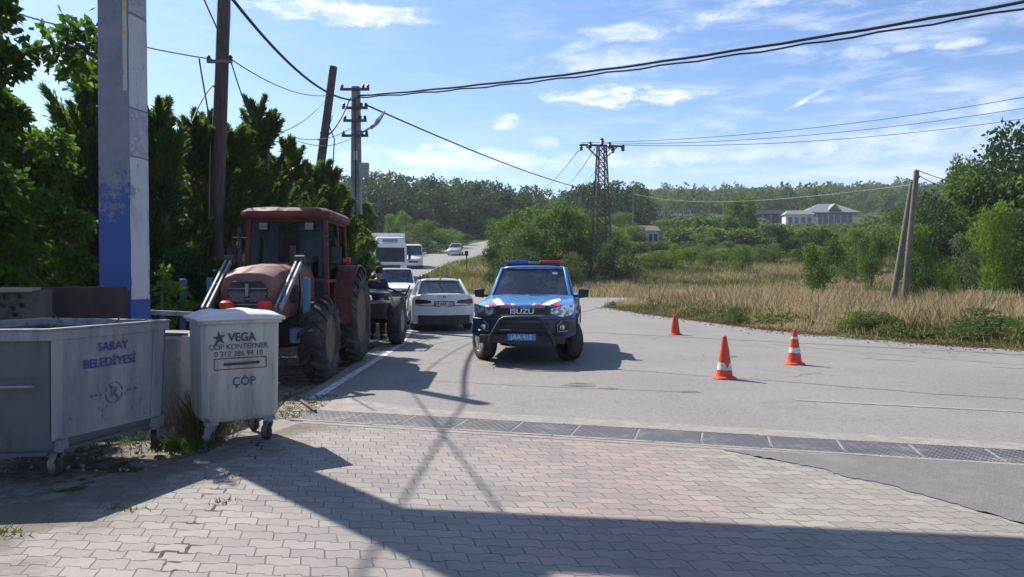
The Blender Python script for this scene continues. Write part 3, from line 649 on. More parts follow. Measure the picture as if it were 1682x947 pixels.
# the branch that reaches across to the pillar
rs = np.random.RandomState(5)
br_ = thing('overhanging_branch', 'thin leafy branch hanging in front of the sky just left of the square pillar', 'branch', tuple(W(-60, 40, 9.6)))
p0 = Vector((0, 0, 0)); tips = [W(x_, y_, 9.6)-W(-60, 40, 9.6) for x_, y_ in ((20,95),(95,75),(150,50),(160,85),(120,110))]
mb = MB(); mb.tube([p0, tips[0], tips[1], tips[2]], [.04,.03,.02,.008], 6); mb.tube([tips[1], tips[4]], [.015,.005], 5); mb.tube([tips[1], tips[3]], [.015,.005], 5); mb.tube([p0-Vector((0,0,.5)), p0], [.05,.04], 6)
mb.build('twig', K['bark'], br_)
cs = np.array([np.array(tips[i])+o_ for i, o_ in ((2,(0,0,0)),(1,(.1,0,.02)),(3,(0,0,-.05)),(4,(0,0,-.05)),(0,(.1,0,.1)),(2,(-.15,0,-.1)),(1,(-.2,0,-.05)))])
n = 520; P = cs[rs.randint(len(cs), size=n)]+rs.normal(size=(n, 3))*np.array([.16,.2,.10])
quads_obj('foliage', leaf_quads(P, rs.normal(size=(n, 3))+np.array([.3,0,-.6]), .13*(.7+.6*rs.rand(n)), .085, rs), [K['leaf_near']], br_)
# undergrowth with a bright plant behind the bins
place_leafy('shrub', 280, 395, 10.6, 60, 31, 'small shrub with a bright green top between the pillar and the tractor', 'leaf_bright', 300, .10, 8, .35, .02, cat='shrub', limbs=3)
place_leafy('shrub', 300, 425, 12.2, 170, 32, 'dark leafless-looking scrub behind the white bin', 'leaf_dark', 2600, .10, 14, .02, .02, cat='shrub', limbs=8)
place_leafy('shrub', 200, 440, 11.5, 150, 33, 'dark scrub behind the square pillar foot', 'leaf_dark', 2200, .10, 14, .02, .02, cat='shrub', limbs=6)
place_leafy('broadleaf_tree', 600, 348, 42, 40, 34, 'yellow-green tree beside the lorry on the left of the road', 'leaf_mid', 2600, .28, 16, .1, .03)
place_leafy('broadleaf_tree', 588, 325, 36, 50, 35, 'green tree right behind the concrete pole', 'leaf_mid', 2600, .25, 16, .1, .03)
# weeds at the foot of the bins
rs = np.random.RandomState(8)
def weeds(name, label, cx, cy, rx, ry, n, hm, mat_, lean=.35, wd=.012, kind=None):
    X = cx+rs.normal(size=n)*rx; Y = cy+rs.normal(size=n)*ry; h = hm*(.35+.8*rs.rand(n)); o = quads_obj(name, blades(X, Y, h, np.full(n, wd), lean, rs), [mat_])
    return tag(o, label, 'weeds', kind=kind)
K['drystem'] = leafmat('dry_stem', (.09,.07,.045), (.16,.13,.07), .3, 2.)
K['greenblade'] = leafmat('green_blade', (.04,.075,.015), (.09,.13,.03), .4, 2.)
weeds('weed_clump', 'tall dry weeds growing between the two waste containers', -3.10, 7.25, .12, .13, 650, .46, K['drystem'], .25, .006)
weeds('weed_clump', 'low green weeds at the front wheel of the white bin', -3.02, 6.62, .12, .08, 420, .13, K['greenblade'], .6, .010)
weeds('weed_clump', 'patchy grass under the large grey waste container', -3.9, 6.9, .35, .4, 420, .08, K['greenblade'], .6, .010)
weeds('weed_clump', 'dry tuft in the paving joint at the lower left', -2.62, 4.92, .08, .03, 50, .045, K['drystem'], .8, .01)
weeds('weed_clump', 'green tuft at the left edge of the paving', -3.15, 4.45, .07, .05, 70, .05, K['greenblade'], .8, .012)
weeds('weed_clump', 'small dry plant in the sunken paving joint', -2.0, 5.1, .05, .03, 30, .04, K['drystem'], .8, .01)
weeds('weed_clump', 'dry tuft on the dark paving joint near the bin shadow', -2.18, 5.72, .14, .05, 50, .03, K['drystem'], .9, .01)
# litter and gravel behind/under the bins
rs = np.random.RandomState(18); mb = MB()
for k in range(420):
    x, y = (rs.uniform(-4.6,-2.75), rs.uniform(6.0,9.4)) if k < 260 else (rs.uniform(-2.9,-2.2), rs.uniform(7.9,9.6))
    s = rs.uniform(.008,.026); mb.box((x, y, gz(x, y)-.03+s*.35), (s*1.4, s, s*.8), 0, Matrix.Rotation(rs.rand()*3, 3, Vector(rs.normal(size=3)).normalized()), .7)
tag(mb.build('gravel', K['concrete'], smooth=0), kind='stuff')
rs = np.random.RandomState(28); n = 2600
X = np.concatenate([rs.uniform(-5.,-2.6,1300), rs.uniform(-2.95,-2.3,1300)]); Y = np.concatenate([rs.uniform(7.5,16,1300), rs.uniform(8.0,9.8,1300)])
ok = (X < -2.75)|(Y < 9.6); X, Y = X[ok], Y[ok]; n = len(X)
tag(quads_obj('verge_litter', blades(X, Y, .02+.05*rs.rand(n), np.full(n, .02), 1.3, rs, g(X, Y)-.02), [K['drystem']]), kind='stuff')
stk = MB().tube([(-2.62,9.05,.03),(-2.25,8.35,.035)], .018, 6).tube([(-2.5,8.8,.03),(-2.35,8.75,.07)], .008, 5)
tag(stk.build('fallen_stick', K['bark']), 'dark stick lying on the dirt beside the white bin and the drain', 'stick')
for k, (a, c) in enumerate((((-2.2,8.66),(-1.45,8.78)),)): pass

# ------------------------------------------------------------------ field on the right
K['dryblade'] = leafmat('dry_grass_blade', (.22,.175,.10), (.47,.39,.25), .4, .25, tmul=(1.05,1.,.82))
K['fieldgreen'] = leafmat('field_green_blade', (.055,.08,.022), (.15,.155,.06), .4, .3, tmul=(1.15,1.3,.8))
K['brownweed'] = leafmat('brown_weed', (.09,.055,.035), (.20,.14,.08), .3, .4, tmul=(1,.95,.8))
rs = np.random.RandomState(3)
def scatter(n, x0, x1, y0, y1, dfun=None):
    Y = y0+(y1-y0)*rs.rand(n)**1.0; X = x0+(x1-x0)*rs.rand(n); ok = ~inside(X, Y, ASPH)
    ok &= (np.abs(X) < .80*Y+3)
    if dfun is not None: ok &= rs.rand(n) < dfun(X, Y)
    return X[ok], Y[ok]
def clump(X, Y, s): return .5+.5*np.sin(X*s+1.7*np.sin(Y*s*.7))*np.sin(Y*s*1.3+1.2*np.sin(X*s*.6))
# distance beyond the asphalt edge, from straight sampling of the boundary
EDGE = np.array(dens([(4.6,35.5),(5.3,30),(6.1,26.4),(7.6,19.9),(9.3,17.0),(10.8,15.0),(14,11.7),(22,8)], .4))
def edged(X, Y):
    out = np.empty(len(X))
    for i in range(0, len(X), 20000): out[i:i+20000] = np.sqrt(((np.stack([X[i:i+20000], Y[i:i+20000]], 1)[:, None]-EDGE[None])**2).sum(-1)).min(1)
    return out
X, Y = scatter(420000, 3.5, 44, 12, 41); e = edged(X, Y); keep = (rs.rand(len(X)) < (.25+.75*clump(X, Y, 1.1))) & (e > .1); X, Y, e = X[keep], Y[keep], e[keep]
pn = clump(X, Y, .8)*.5+clump(X+31, Y*1.7, 2.1)*.5; hm = np.clip(.06+.20*(e-.2)/2., .04, .36)*(.25+1.7*pn**1.5); isg = rs.rand(len(X)) < np.clip(.85-(e-.5)/5+1.5*(clump(X, Y, .45)-.45), .12, .92)
h = hm*(.5+.8*rs.rand(len(X)))*np.where(isg, .85, 1.5)
tag(quads_obj('green_verge_grass', blades(X[isg], Y[isg], h[isg], .014+.0006*Y[isg], .45, rs), [K['fieldgreen']]), kind='stuff')
d_ = ~isg
tag(quads_obj('dry_field_grass', blades(X[d_], Y[d_], h[d_], .010+.0006*Y[d_], .28, rs), [K['dryblade']]), kind='stuff')
# beyond the side path
X, Y = scatter(330000, -8, 95, 44.5, 105, lambda X, Y: (.3+.7*clump(X, Y, .35))*np.clip(1.5-(Y-44)/70, .3, 1.))
isg = rs.rand(len(X)) < np.clip((Y-50)/32+1.2*(clump(X, Y, .22)-.4), .15, .97)
h = (.30+.35*clump(X, Y, .5))*(.5+.7*rs.rand(len(X)))
tag(quads_obj('dry_meadow_grass', blades(X[~isg], Y[~isg], h[~isg], np.full((~isg).sum(), .05), .35, rs), [K['dryblade']]), kind='stuff')
tag(quads_obj('green_meadow_grass', blades(X[isg], Y[isg], h[isg]*.8, np.full(isg.sum(), .06), .4, rs), [K['fieldgreen']]), kind='stuff')
# dry stalks and leafy weeds on the bank
X, Y = scatter(9000, 6, 40, 14, 41); e = edged(X, Y); k_ = (e > 2.2) & (clump(X, Y, .6) > .4); X, Y = X[k_], Y[k_]
tag(quads_obj('brown_weed_stalks', blades(X, Y, .5+.5*rs.rand(len(X)), np.full(len(X), .018), .2, rs), [K['brownweed']]), kind='stuff')
cx, cy = scatter(1700, 4, 42, 11, 41); e = edged(cx, cy); k_ = (e > .6) & (e < 14) & (clump(cx, cy, .5) > .45); cx, cy = cx[k_], cy[k_]
n = len(cx)*42; ii = np.repeat(np.arange(len(cx)), 42); r_ = .08+.34*rs.rand(len(cx))**2; d = unit(rs.normal(size=(n, 3))); d[:, 2] = abs(d[:, 2])
P = np.stack([cx[ii], cy[ii], g(cx, cy)[ii]+.05], 1)+d*r_[ii][:, None]*(.4+.7*rs.rand(n))[:, None]
tag(quads_obj('low_leafy_weeds', leaf_quads(P, d+rs.normal(size=(n, 3))*.5, .13, .06, rs), [K['fieldgreen']]), kind='stuff')
# soil and ragged dead grass along the edge of the asphalt
n = 16000; ei = rs.randint(len(EDGE), size=n); dd = np.abs(rs.normal(size=n))*.35-.12; X = EDGE[ei, 0]+dd*.8+rs.normal(size=n)*.1; Y = EDGE[ei, 1]+dd*.5+rs.normal(size=n)*.2
kk = clump(X, Y, 1.7) > .25; X, Y = X[kk], Y[kk]
tag(quads_obj('road_edge_litter', blades(X, Y, .02+.07*rs.rand(len(X)), np.full(len(X), .02), 1.4, rs), [K['brownweed']]), kind='stuff')
n = 900; ei = rs.randint(len(EDGE), size=n); mb = MB()
for k in range(n):
    s_ = rs.uniform(.012,.05); x_, y_ = EDGE[ei[k], 0]-abs(rs.normal())*.35, EDGE[ei[k], 1]-abs(rs.normal())*.25; mb.box((x_, y_, gz(x_, y_)+s_*.2), (s_*1.3, s_, s_*.7), 0, Matrix.Rotation(rs.rand()*3, 3, 'Z'), .7)
tag(mb.build('edge_gravel', K['concrete'], smooth=0, recalc=False), kind='stuff')
# individual leafy bushes on the bank
def bank_bush(px, Y, top, wpx, kind, label): plant(px, top, Y, wpx, kind, label, True)
# grass verge left of the far road and behind the near left trees
X, Y = scatter(26000, -30, -3, 20, 100); k_ = X < -3.6-(Y-20)*.0; X, Y = X[k_], Y[k_]
tag(quads_obj('left_verge_grass', blades(X, Y, .15+.3*rs.rand(len(X)), np.full(len(X), .05), .4, rs), [K['fieldgreen']]), kind='stuff')

# ------------------------------------------------------------------ trees and bushes in the middle distance
mid_specs = {'mid': ('leaf_mid', 4), 'olive': ('leaf_olive', 2), 'bright': ('leaf_bright', 2), 'dark': ('leaf_dark', 3)}
protos = {}
def get_proto(kind, v, bush):
    k = (kind, v, bush)
    if k not in protos:
        root = bpy.data.objects.new('broadleaf_tree' if not bush else 'bush', None); C.objects.link(root)
        broadleaf(1., .5, 6500 if not bush else 3600, .038 if not bush else .045, 100+v*7+len(kind)+(50 if bush else 0), K[mid_specs[kind][0]], 24, .02 if bush else .16, .022, parent=root)
        protos[k] = root; root['fresh'] = 1
    return protos[k]
def plant(px, top, Y, wpx, kind, label, bush=False, base=None, group=None):
    x = (px-841)/F*Y; z0 = gt(x, Y); H = CAMH+(HY-top)/F*Y-z0
    p = get_proto(kind, random.randrange(2), bush)
    if p.get('fresh'): del p['fresh']; o = p
    else: o = copy_tree(p)
    wd = wpx/F*Y; o.location = (x, Y, z0); o.scale = (wd, wd, H/.98); o.rotation_euler = (0, 0, random.random()*6.28)
    tag(o, label, 'bush' if bush else 'tree', group); return o
G1 = 'trees by the junction behind the pickup'
plant(905, 336, 66, 120, 'mid', 'tallest round tree in the clump behind the police pickup', group=G1)
plant(858, 350, 64, 100, 'mid', 'tree on the left shoulder of the clump behind the pickup', group=G1)
plant(820, 365, 70, 60, 'mid', 'small tree nearest the far road at the left end of the clump', group=G1)
plant(950, 350, 68, 95, 'mid', 'tree at the right end of the clump, just left of the lattice pylon', group=G1)
plant(880, 372, 60, 100, 'mid', 'lower tree in front of the clump behind the pickup lights', group=G1)
plant(930, 378, 62, 80, 'dark', 'dark lower tree at the right front of the clump', group=G1)
plant(838, 394, 56, 62, 'olive', 'grey-green bush where the far road bends, left of the pickup', True, group=G1)
plant(805, 408, 57, 34, 'dark', 'dark little bush at the road bend beside the sign post', True, group=G1)
plant(868, 415, 54, 70, 'dark', 'dark bush directly above the pickup roof on the left', True, group=G1)
plant(985, 372, 72, 90, 'mid', 'bushy tree behind the foot of the lattice pylon')
plant(1010, 396, 60, 78, 'dark', 'round dark bush at the right foot of the lattice pylon', True)
plant(965, 398, 62, 50, 'olive', 'pale bush at the left foot of the lattice pylon', True)
plant(940, 420, 56, 50, 'olive', 'low grey-green bush left of the pylon foot', True)
plant(1072, 398, 118, 40, 'bright', 'bright yellow-green bush below the small white shed', True)
plant(1100, 400, 112, 34, 'bright', 'bright green bush right of the small white shed', True)
plant(1090, 362, 140, 60, 'mid', 'low tree behind the small white shed')
plant(1040, 372, 120, 50, 'mid', 'tree left of the small white shed')
plant(1022, 352, 130, 60, 'mid', 'tree between the lattice pylon and the small shed')
plant(1152, 388, 96, 82, 'olive', 'wide pale grey-green bush in the middle of the meadow edge', True)
plant(1215, 322, 112, 62, 'mid', 'tall single tree rising left of the villa')
plant(1195, 362, 108, 56, 'olive', 'paler tree at the left foot of the tall single tree')
plant(1268, 372, 95, 66, 'dark', 'dark blue-green bush left below the villa', True)
plant(1300, 392, 92, 48, 'dark', 'small dark bush right of the dark blue-green one', True)
plant(1345, 380, 78, 60, 'dark', 'dark bush in front of the orchard below the villa', True)
plant(1353, 396, 44, 72, 'mid', 'small lone tree standing in the dry grass below the villa')
plant(1250, 405, 80, 60, 'olive', 'low pale shrub below the tall single tree', True)
plant(1405, 378, 70, 64, 'mid', 'round tree left of the two leaning poles')
plant(1432, 388, 52, 50, 'mid', 'slim young tree left of the two leaning poles')
plant(1390, 420, 60, 60, 'olive', 'pale shrub left of the leaning poles in the dry grass', True)
G2 = 'trees behind the leaning poles on the right'
plant(1600, 290, 52, 190, 'mid', 'broad tree at the left of the large right-hand trees', group=G2)
plant(1672, 240, 50, 200, 'dark', 'tallest dark tree at the right edge of the photo', group=G2)
plant(1745, 250, 48, 210, 'mid', 'large tree at the right frame edge', group=G2)
plant(1572, 292, 56, 130, 'dark', 'dark tree filling the space right of the leaning pole tops', group=G2)
plant(1640, 262, 55, 150, 'mid', 'full green tree just left of the tallest dark one', group=G2)
plant(1590, 268, 60, 70, 'mid', 'tree whose loose tips stick up left of the tallest tree', group=G2)
plant(1545, 350, 47, 130, 'dark', 'dark tree right behind the two leaning poles', group=G2)
plant(1510, 378, 44, 70, 'bright', 'yellow-green young tree touching the leaning poles', group=G2)
plant(1632, 342, 40, 75, 'bright', 'bright green young tree in front of the large right-hand trees', group=G2)
plant(1580, 400, 38, 70, 'olive', 'low pale shrub among the dark trunks on the right', True, group=G2)
plant(1668, 360, 44, 120, 'dark', 'dark tree filling the gap at the right edge', group=G2)
plant(1480, 345, 75, 90, 'mid', 'tree seen left of the upper half of the leaning poles', group=G2)
plant(1700, 400, 40, 110, 'mid', 'undergrowth tree at the right frame edge', group=G2)
plant(1555, 430, 34, 48, 'bright', 'small autumn-yellow shrub behind the dry grass on the right', True, group=G2)
plant(1502, 425, 40, 60, 'dark', 'dark shrub at the foot of the leaning poles', True, group=G2)
G3 = 'bushes left of the far road'
plant(690, 364, 108, 66, 'mid', 'large bush behind the white minibus', True, group=G3)
plant(735, 376, 116, 60, 'mid', 'bush behind the small silver car on the far road', True, group=G3)
plant(712, 384, 104, 50, 'dark', 'dark bush between the minibus and the silver car', True, group=G3)
plant(668, 385, 98, 44, 'olive', 'pale bush just above the white minibus', True, group=G3)
plant(762, 385, 125, 34, 'dark', 'last dark bush left of the far road', True, group=G3)
plant(655, 350, 120, 50, 'mid', 'tree above the lorry and the minibus', group=G3)
bank_bush(1205, 23.5, 507, 60, 'olive', 'low leafy weed bush on the bank straight behind the middle cone')
bank_bush(1425, 20.5, 512, 100, 'mid', 'low green bush on the grassy bank right of the farthest-right cone')
bank_bush(1620, 18.2, 512, 120, 'olive', 'wide tangled bush at the right end of the bank')
bank_bush(1690, 16.6, 522, 70, 'mid', 'green bush cut by the right edge of the photo, on the bank')
rs = np.random.RandomState(61)
for k in range(46):
    px = 1058+k*9.6+rs.uniform(-5,5); Y = rs.uniform(68,96); top = rs.uniform(398,418)+(6 if Y < 80 else 0); kd = ('mid','olive','mid','bright','olive')[rs.randint(5)]
    near_to = 'below the small shed' if px < 1100 else 'left of the tall single tree' if px < 1190 else 'under the tall single tree' if px < 1250 else 'below the long barn' if px < 1300 else 'below the villa' if px < 1400 else 'left of the leaning poles'
    plant(px, top, Y, rs.uniform(26,46), kd, {'mid':'mid-green','olive':'grey-green','bright':'yellow-green'}[kd]+(' low' if top > 410 else ' taller')+' scrub bush at the meadow edge, '+near_to, True, group='scrub bushes along the far edge of the meadow')
# orchard and scrub on the slope: individual small trees
rs = np.random.RandomState(44)
op = [broadleaf(1., .55, 700, .13, 300+i, K[k_], 12, .05, .03, split=False, name='orchard_tree', limbs=4) for i, k_ in enumerate(('leaf_mid', 'leaf_far2', 'leaf_mid', 'leaf_olive', 'leaf_far2'))]
cnt = 0; used_p = set()
for rowi in range(22):
    Yr = 104+rowi*5.3
    for k in range(60):
        px = 985+k*13.5*(150/Yr)*1.12+rs.uniform(-4,4); Y = Yr+rs.uniform(-1.8,1.8)
        if px > 1600: break
        x = (px-841)/F*Y
        if cnt >= 285: break
        if 1030 < px < 1100 and 118 < Y < 150: continue
        if px < 1130 and Y > 175: continue
        if rs.rand() < .12 or (px > 1470 and Y > 150) or (1235 < px < 1425 and Y > 176): continue
        i = rs.randint(5); p = op[i]; o = p if i not in used_p else p.copy()
        if i in used_p: C.objects.link(o)
        used_p.add(i); s = rs.uniform(2.6,4.6)*(1 if Y > 118 else .8); wd = s*rs.uniform(1.0,1.5)
        capy = 371 if 1235 < px < 1430 else (398 if 1015 < px < 1115 and Y < 131 else (353 if px < 1140 else 340))
        s = max(.9, min(s, CAMH+(HY-capy)/F*Y-gt(x, Y)))
        o.location = (x, Y, gt(x, Y)); o.scale = (wd, wd, s); o.rotation_euler = (0, 0, rs.rand()*6.28)
        where = 'left of the shed' if px < 1035 else 'around the shed' if px < 1100 else 'left of the tall tree' if px < 1180 else 'behind the tall tree' if px < 1245 else 'below the long barn' if px < 1300 else 'below the villa front' if px < 1355 else 'below the villa end' if px < 1420 else 'left of the leaning poles' if px < 1480 else 'behind the leaning poles' if px < 1530 else 'behind the right-hand trees'
        deep = 'in the nearest rows' if Y < 125 else 'in the middle rows' if Y < 150 else 'high on the slope' if Y < 185 else 'in the topmost rows'
        tone = ('mid-green', 'light green', 'bushy mid-green', 'grey-green', 'yellow-green')[i]
        tag(o, ('short ' if s < 2.6 else 'small ' if s < 3.6 else 'tall ')+tone+' orchard tree '+deep+', '+where, 'tree', 'orchard trees on the slope'); cnt += 1
print('orchard', cnt)
# far woods
def woods(name, pts, nleaf, leafs, mats, seed):
    rs = np.random.RandomState(seed); base = []
    for v in range(5):
        P, d = crown_pts(1., .42, rs, nleaf, 12, .08); base.append((P, d+rs.normal(size=d.shape)*.6))
    Vs = []
    for (x, y, H, wf) in pts:
        P, D = base[rs.randint(5)]; a = rs.rand()*6.28; c, s = math.cos(a), math.sin(a)
        Q = P*np.array([H*wf, H*wf, H]); Q = np.stack([Q[:, 0]*c-Q[:, 1]*s, Q[:, 0]*s+Q[:, 1]*c, Q[:, 2]], 1)+np.array([x, y, gz(x, y)-.3])
        Vs.append(leaf_quads(Q, D, leafs*H, leafs*H*.75, rs))
    return tag(quads_obj(name, np.concatenate(Vs), [mats]), kind='stuff')
rs = np.random.RandomState(12); pts = []
for px in np.arange(440, 1062, 7.5):
    for k in range(6):
        Y = 150+k*7+rs.uniform(-3,3)+(12 if px > 930 and px < 950 else 0); x = (px+rs.uniform(-5,5)-841)/F*Y
        sk = np.interp(px, [440,560,640,700,790,850,880,930,945,990,1040,1062], [300,296,291,295,303,306,311,322,312,302,304,330])
        H = (CAMH+(HY-sk)/F*Y-gz(x, Y))*rs.uniform(.78,1.06)*(1 if k > 0 else .8)
        H = min(H, 15)
        if -3 < x+0*Y < 4 and Y < 162: H *= .5
        pts.append((x, Y, max(3, H), rs.uniform(.8,1.15)))
woods('left_wood', pts, 560, .064, K['leaf_far'], 5)
pts = []
for k in range(1500):
    Y = 250+220*rs.rand()**.8; px = rs.uniform(1030, 1700); x = (px-841)/F*Y
    pts.append((x, Y, rs.uniform(4.5,9.)*(1.35 if rs.rand() < .07 else 1), rs.uniform(.8,1.4)))
woods('hill_wood', pts, 180, .12, K['leaf_far2'], 6)

# ------------------------------------------------------------------ gateway pillar with its overhead board
PX, PY = -4.66, 8.8
gp = thing('gateway_pillar', 'thick square concrete pillar with flaked blue foot and torn posters behind the large grey container', 'pillar', (PX, PY, 0), R(-9))
MB().loft([[(-.21,-.19,0),(.21,-.19,0),(.21,.19,0),(-.21,.19,0)], [(-.195,-.17,6.6),(.195,-.17,6.6),(.195,.17,6.6),(-.195,.17,6.6)]]).build('pillar', K['pillar'], gp, bevel=.015)
# posters on the right-hand face and the front
def slopex(z): return .21-.015*z/6.6
def slopey(z): return -.19+.02*z/6.6
for nm, z0, z1, mt_, y0, y1 in (('poster',1.30,2.98,'paper',-.175,.16),('poster',3.0,3.55,'paper2',-.175,.16),('poster',3.57,4.65,'paper',-.17,.16),('poster',4.68,5.2,'paper2',-.168,.155),('poster',5.22,5.9,'paper2',-.168,.155)):
    n = 9; pa = []
    for j in range(2):
        pa.append([])
    mb = MB(); rows = []
    for k in range(n):
        z = z0+(z1-z0)*k/(n-1); jit = (lambda: random.uniform(-.006,.006)); rows.append([(slopex(z)+.004, y0+jit(), z), (slopex(z)+.008, (y0+y1)/2, z+jit()), (slopex(z)+.004, y1+jit(), z)])
    mb.grid(rows); mb.build(nm, K[mt_], gp, smooth=0, recalc=False)
mb = MB(); mb.grid([[(.135, slopey(z)-.004, z), (.188, slopey(z)-.004, z)] for z in (3.75,4.2,4.7,5.1)]); mb.build('strip_poster', K['paper3'], gp, smooth=0, recalc=False)
# overhead beam and sign board: above the frame, their shadow lies across the paving
bd = Vector((math.cos(R(-8.2+9)), math.sin(R(-8.2+9)), 0)); rotb = Matrix.Rotation(R(-8.2+9), 3, 'Z')
MB().box(bd*6.6+Vector((0,0,5.72)), (13.6, .30, 1.0), 0, rotb).build('overhead_beam', K['greyconcrete'], gp, bevel=.01)
MB().box(bd*8.6+Vector((0,-.10,5.60)), (13.8, .16, 1.10), 0, rotb).build('overhead_board', K['plasterblue'], gp, bevel=.01)
# plinth beside the pillar
pl = thing('concrete_plinth', 'low stained concrete block between the two waste containers', 'plinth', (-4.05, 8.5, 0), R(-9))
MB().box((0,0,.43), (1.05,1.0,.96)).build('block', K['concrete'], pl, bevel=.03)
MB().lathe([(.02,.91),(.02,1.0),(.05,1.0),(.05,1.02)], (.12,-.30,0), n=10).build('bolt', K['rust'], pl)
MB().bar((-.5,-.35,.93), (.5,-.32,.93), .03, .03).build('edge_bar', K['rust'], pl)
# pierced concrete wall and sheet behind the big container
wl = thing('pierced_wall', 'grey concrete wall panel pierced with small square openings at the left edge', 'wall', (-5.87, 7.7, 0), R(7))
pan = MB(); x0, x1, z0, z1 = -1.6, .80, .2, 1.41
holes = []
for hx, hz in ((.18,1.27),(.45,1.27),(.10,1.14),(.34,1.12),(.50,1.14),(.30,.99),(.08,.84),(.42,.84),(-.35,1.27),(-.6,1.27),(-.45,1.12),(-.7,.84),(-.3,.84),(-1.1,1.2),(-1.3,.95),(-1.0,.84)): holes.append((hx,hz))
bmw = pan.box(((x0+x1)/2, 0, (z0+z1)/2), (x1-x0, .07, z1-z0)).build('wall_panel', K['brownconcrete'], wl, bevel=0)
cut = MB()
holes = [(.51,1.35),(.66,1.36),(.48,1.265),(.58,1.235),(.67,1.265),(.60,1.17),(.47,1.08),(.66,1.09)]+[(a_, b_) for k_ in range(1,6) for a_, b_ in ((.51-.42*k_,1.35),(.66-.42*k_,1.36),(.58-.42*k_,1.22),(.49-.42*k_,1.08))]
for hx, hz in holes: cut.box((hx, 0, hz), (.062, .3, .048))
co = cut.build('cut', K['greyconcrete'])
co.parent = wl
def boolcut(o, cutter, delete=True, op='DIFFERENCE'):
    md = o.modifiers.new('cut', 'BOOLEAN'); md.object = cutter; md.operation = op; md.solver = 'EXACT'
    bpy.context.view_layer.update(); dg = bpy.context.evaluated_depsgraph_get(); me = bpy.data.meshes.new_from_object(o.evaluated_get(dg))
    o.modifiers.clear(); o.data = me
    if delete: bpy.data.objects.remove(cutter)
boolcut(bmw, co)
MB().box(((x0+x1)/2-.01, -.01, 1.435), (x1-x0+.06, .13, .05)).build('coping', K['concrete'], wl, bevel=.008)
MB().box((.87, -.03, .72), (.13, .16, 1.42)).build('post', K['brownconcrete'], wl, bevel=.01)
sh = thing('sheet_fence', 'dark brown sheet metal panel between the pierced wall and the square pillar', 'fence', (-4.95, 8.35, 0), R(10))
MB().box((-.15,0,.78), (1.32,.02,1.35)).build('sheet', K['sheet'], sh)
mb = MB()
for z in (.3, 1.43): mb.box((-.15, .03, z), (1.34, .04, .04))
mb.build('rail', K['rust'], sh)

# ------------------------------------------------------------------ poles and wires
tp = thing('utility_pole', 'dark wooden pole behind the tractor cab, cut by the top of the photo', 'pole', (-5.97, 14.8, 0))
MB().tube([(-.05,0,-.05),(0,0,3),(.12,0,5.6),(.2,0,7.65)], [.175,.15,.13,.12], 14).build('post', K['wood'], tp)
mb = MB(); mb.box((.13,-.12,5.85), (.5,.06,.06)); mb.tube([(-.08,-.14,0),(-.12,-.15,2.),(-.06,-.14,4.2)], .013, 5); mb.tube([(.24,0,5.8),(.29,0,6.8),(.3,0,7.5)], .02, 5)
mb.build('clamp_and_conduit', K['greycable'], tp)
mb = MB(); mb.lathe([(.02,0),(.045,.02),(.03,.05),(.045,.08),(.02,.11)], (-.09,-.12,5.86), n=10); mb.lathe([(.02,0),(.045,.02),(.03,.05),(.045,.08),(.02,.11)], (.35,-.12,5.86), n=10); mb.build('insulator', K['ceramic'], tp)
lp = thing('leaning_pole', 'dark pole leaning to the right with nothing on its top, left of the concrete pole', 'pole', (-6.95, 24, 0))
MB().tube([(0,0,0),(.45,0,3.5),(1.12,0,8.38)], [.17,.155,.125], 14).build('post', K['wood'], lp)
mb = MB(); mb.tube([(1.0,-.05,6.4),(1.15,-.05,6.0),(1.1,-.05,5.2),(1.0,-.05,4.6)], .02, 5); mb.box((.85,-.1,6.2), (.3,.05,.05)); mb.build('bracket', K['cable'], lp)
cp = thing('concrete_pole', 'grey concrete pole carrying a street lamp, crossarms and a meter box', 'pole', (-5.95, 28, 0))
MB().loft([[(-.24,-.2,-.1),(.24,-.2,-.1),(.24,.2,-.1),(-.24,.2,-.1)], [(-.15,-.13,8.75),(.15,-.13,8.75),(.15,.13,8.75),(-.15,.13,8.75)]]).build('post', K['greyconcrete'], cp, bevel=.03)
def ins(mb, x, y, z): mb.lathe([(.025,0),(.07,.02),(.045,.06),(.07,.10),(.03,.15)], (x, y, z), n=10)
for z, hw in ((8.6,.55),(7.9,.48),(7.42,.44),(6.85,.5)):
    MB().box((0,-.2,z), (hw*2,.09,.09)).build('crossarm', K['rustlattice'], cp)
    mb = MB(); ins(mb, -hw+.06, -.2, z+.04); ins(mb, hw-.06, -.2, z+.04); ins(mb, hw-.24, -.2, z+.04); mb.build('insulator', K['ceramic'], cp)
MB().tube([(.15,-.2,6.9),(.6,-.4,7.1),(.85,-.5,7.3)], .035, 6).build('lamp_arm', K['grey'], cp)
MB().loft([[(.62,-.42,7.05),(.72,-.55,7.02),(.74,-.55,7.12),(.66,-.42,7.2)], [(.85,-.5,7.25),(1.0,-.68,7.2),(1.04,-.68,7.36),(.9,-.5,7.46)], [(1.18,-.62,7.62),(1.24,-.7,7.6),(1.26,-.7,7.68),(1.2,-.62,7.72)]]).build('lamp_head', K['greyconcrete'], cp, bevel=.02)
MB().box((.33,-.16,5.55), (.36,.22,.55)).build('meter_box', K['grey'], cp, bevel=.01)
MB().tube([(-.0,-.22,8.3),(.02,-.22,5.4),(.04,-.25,1.5)], .03, 6).build('conduit', K['cable'], cp)
MB().box((.02,-.21,6.1), (.13,.02,.35)).build('number_tag', K['plate_white'], cp)

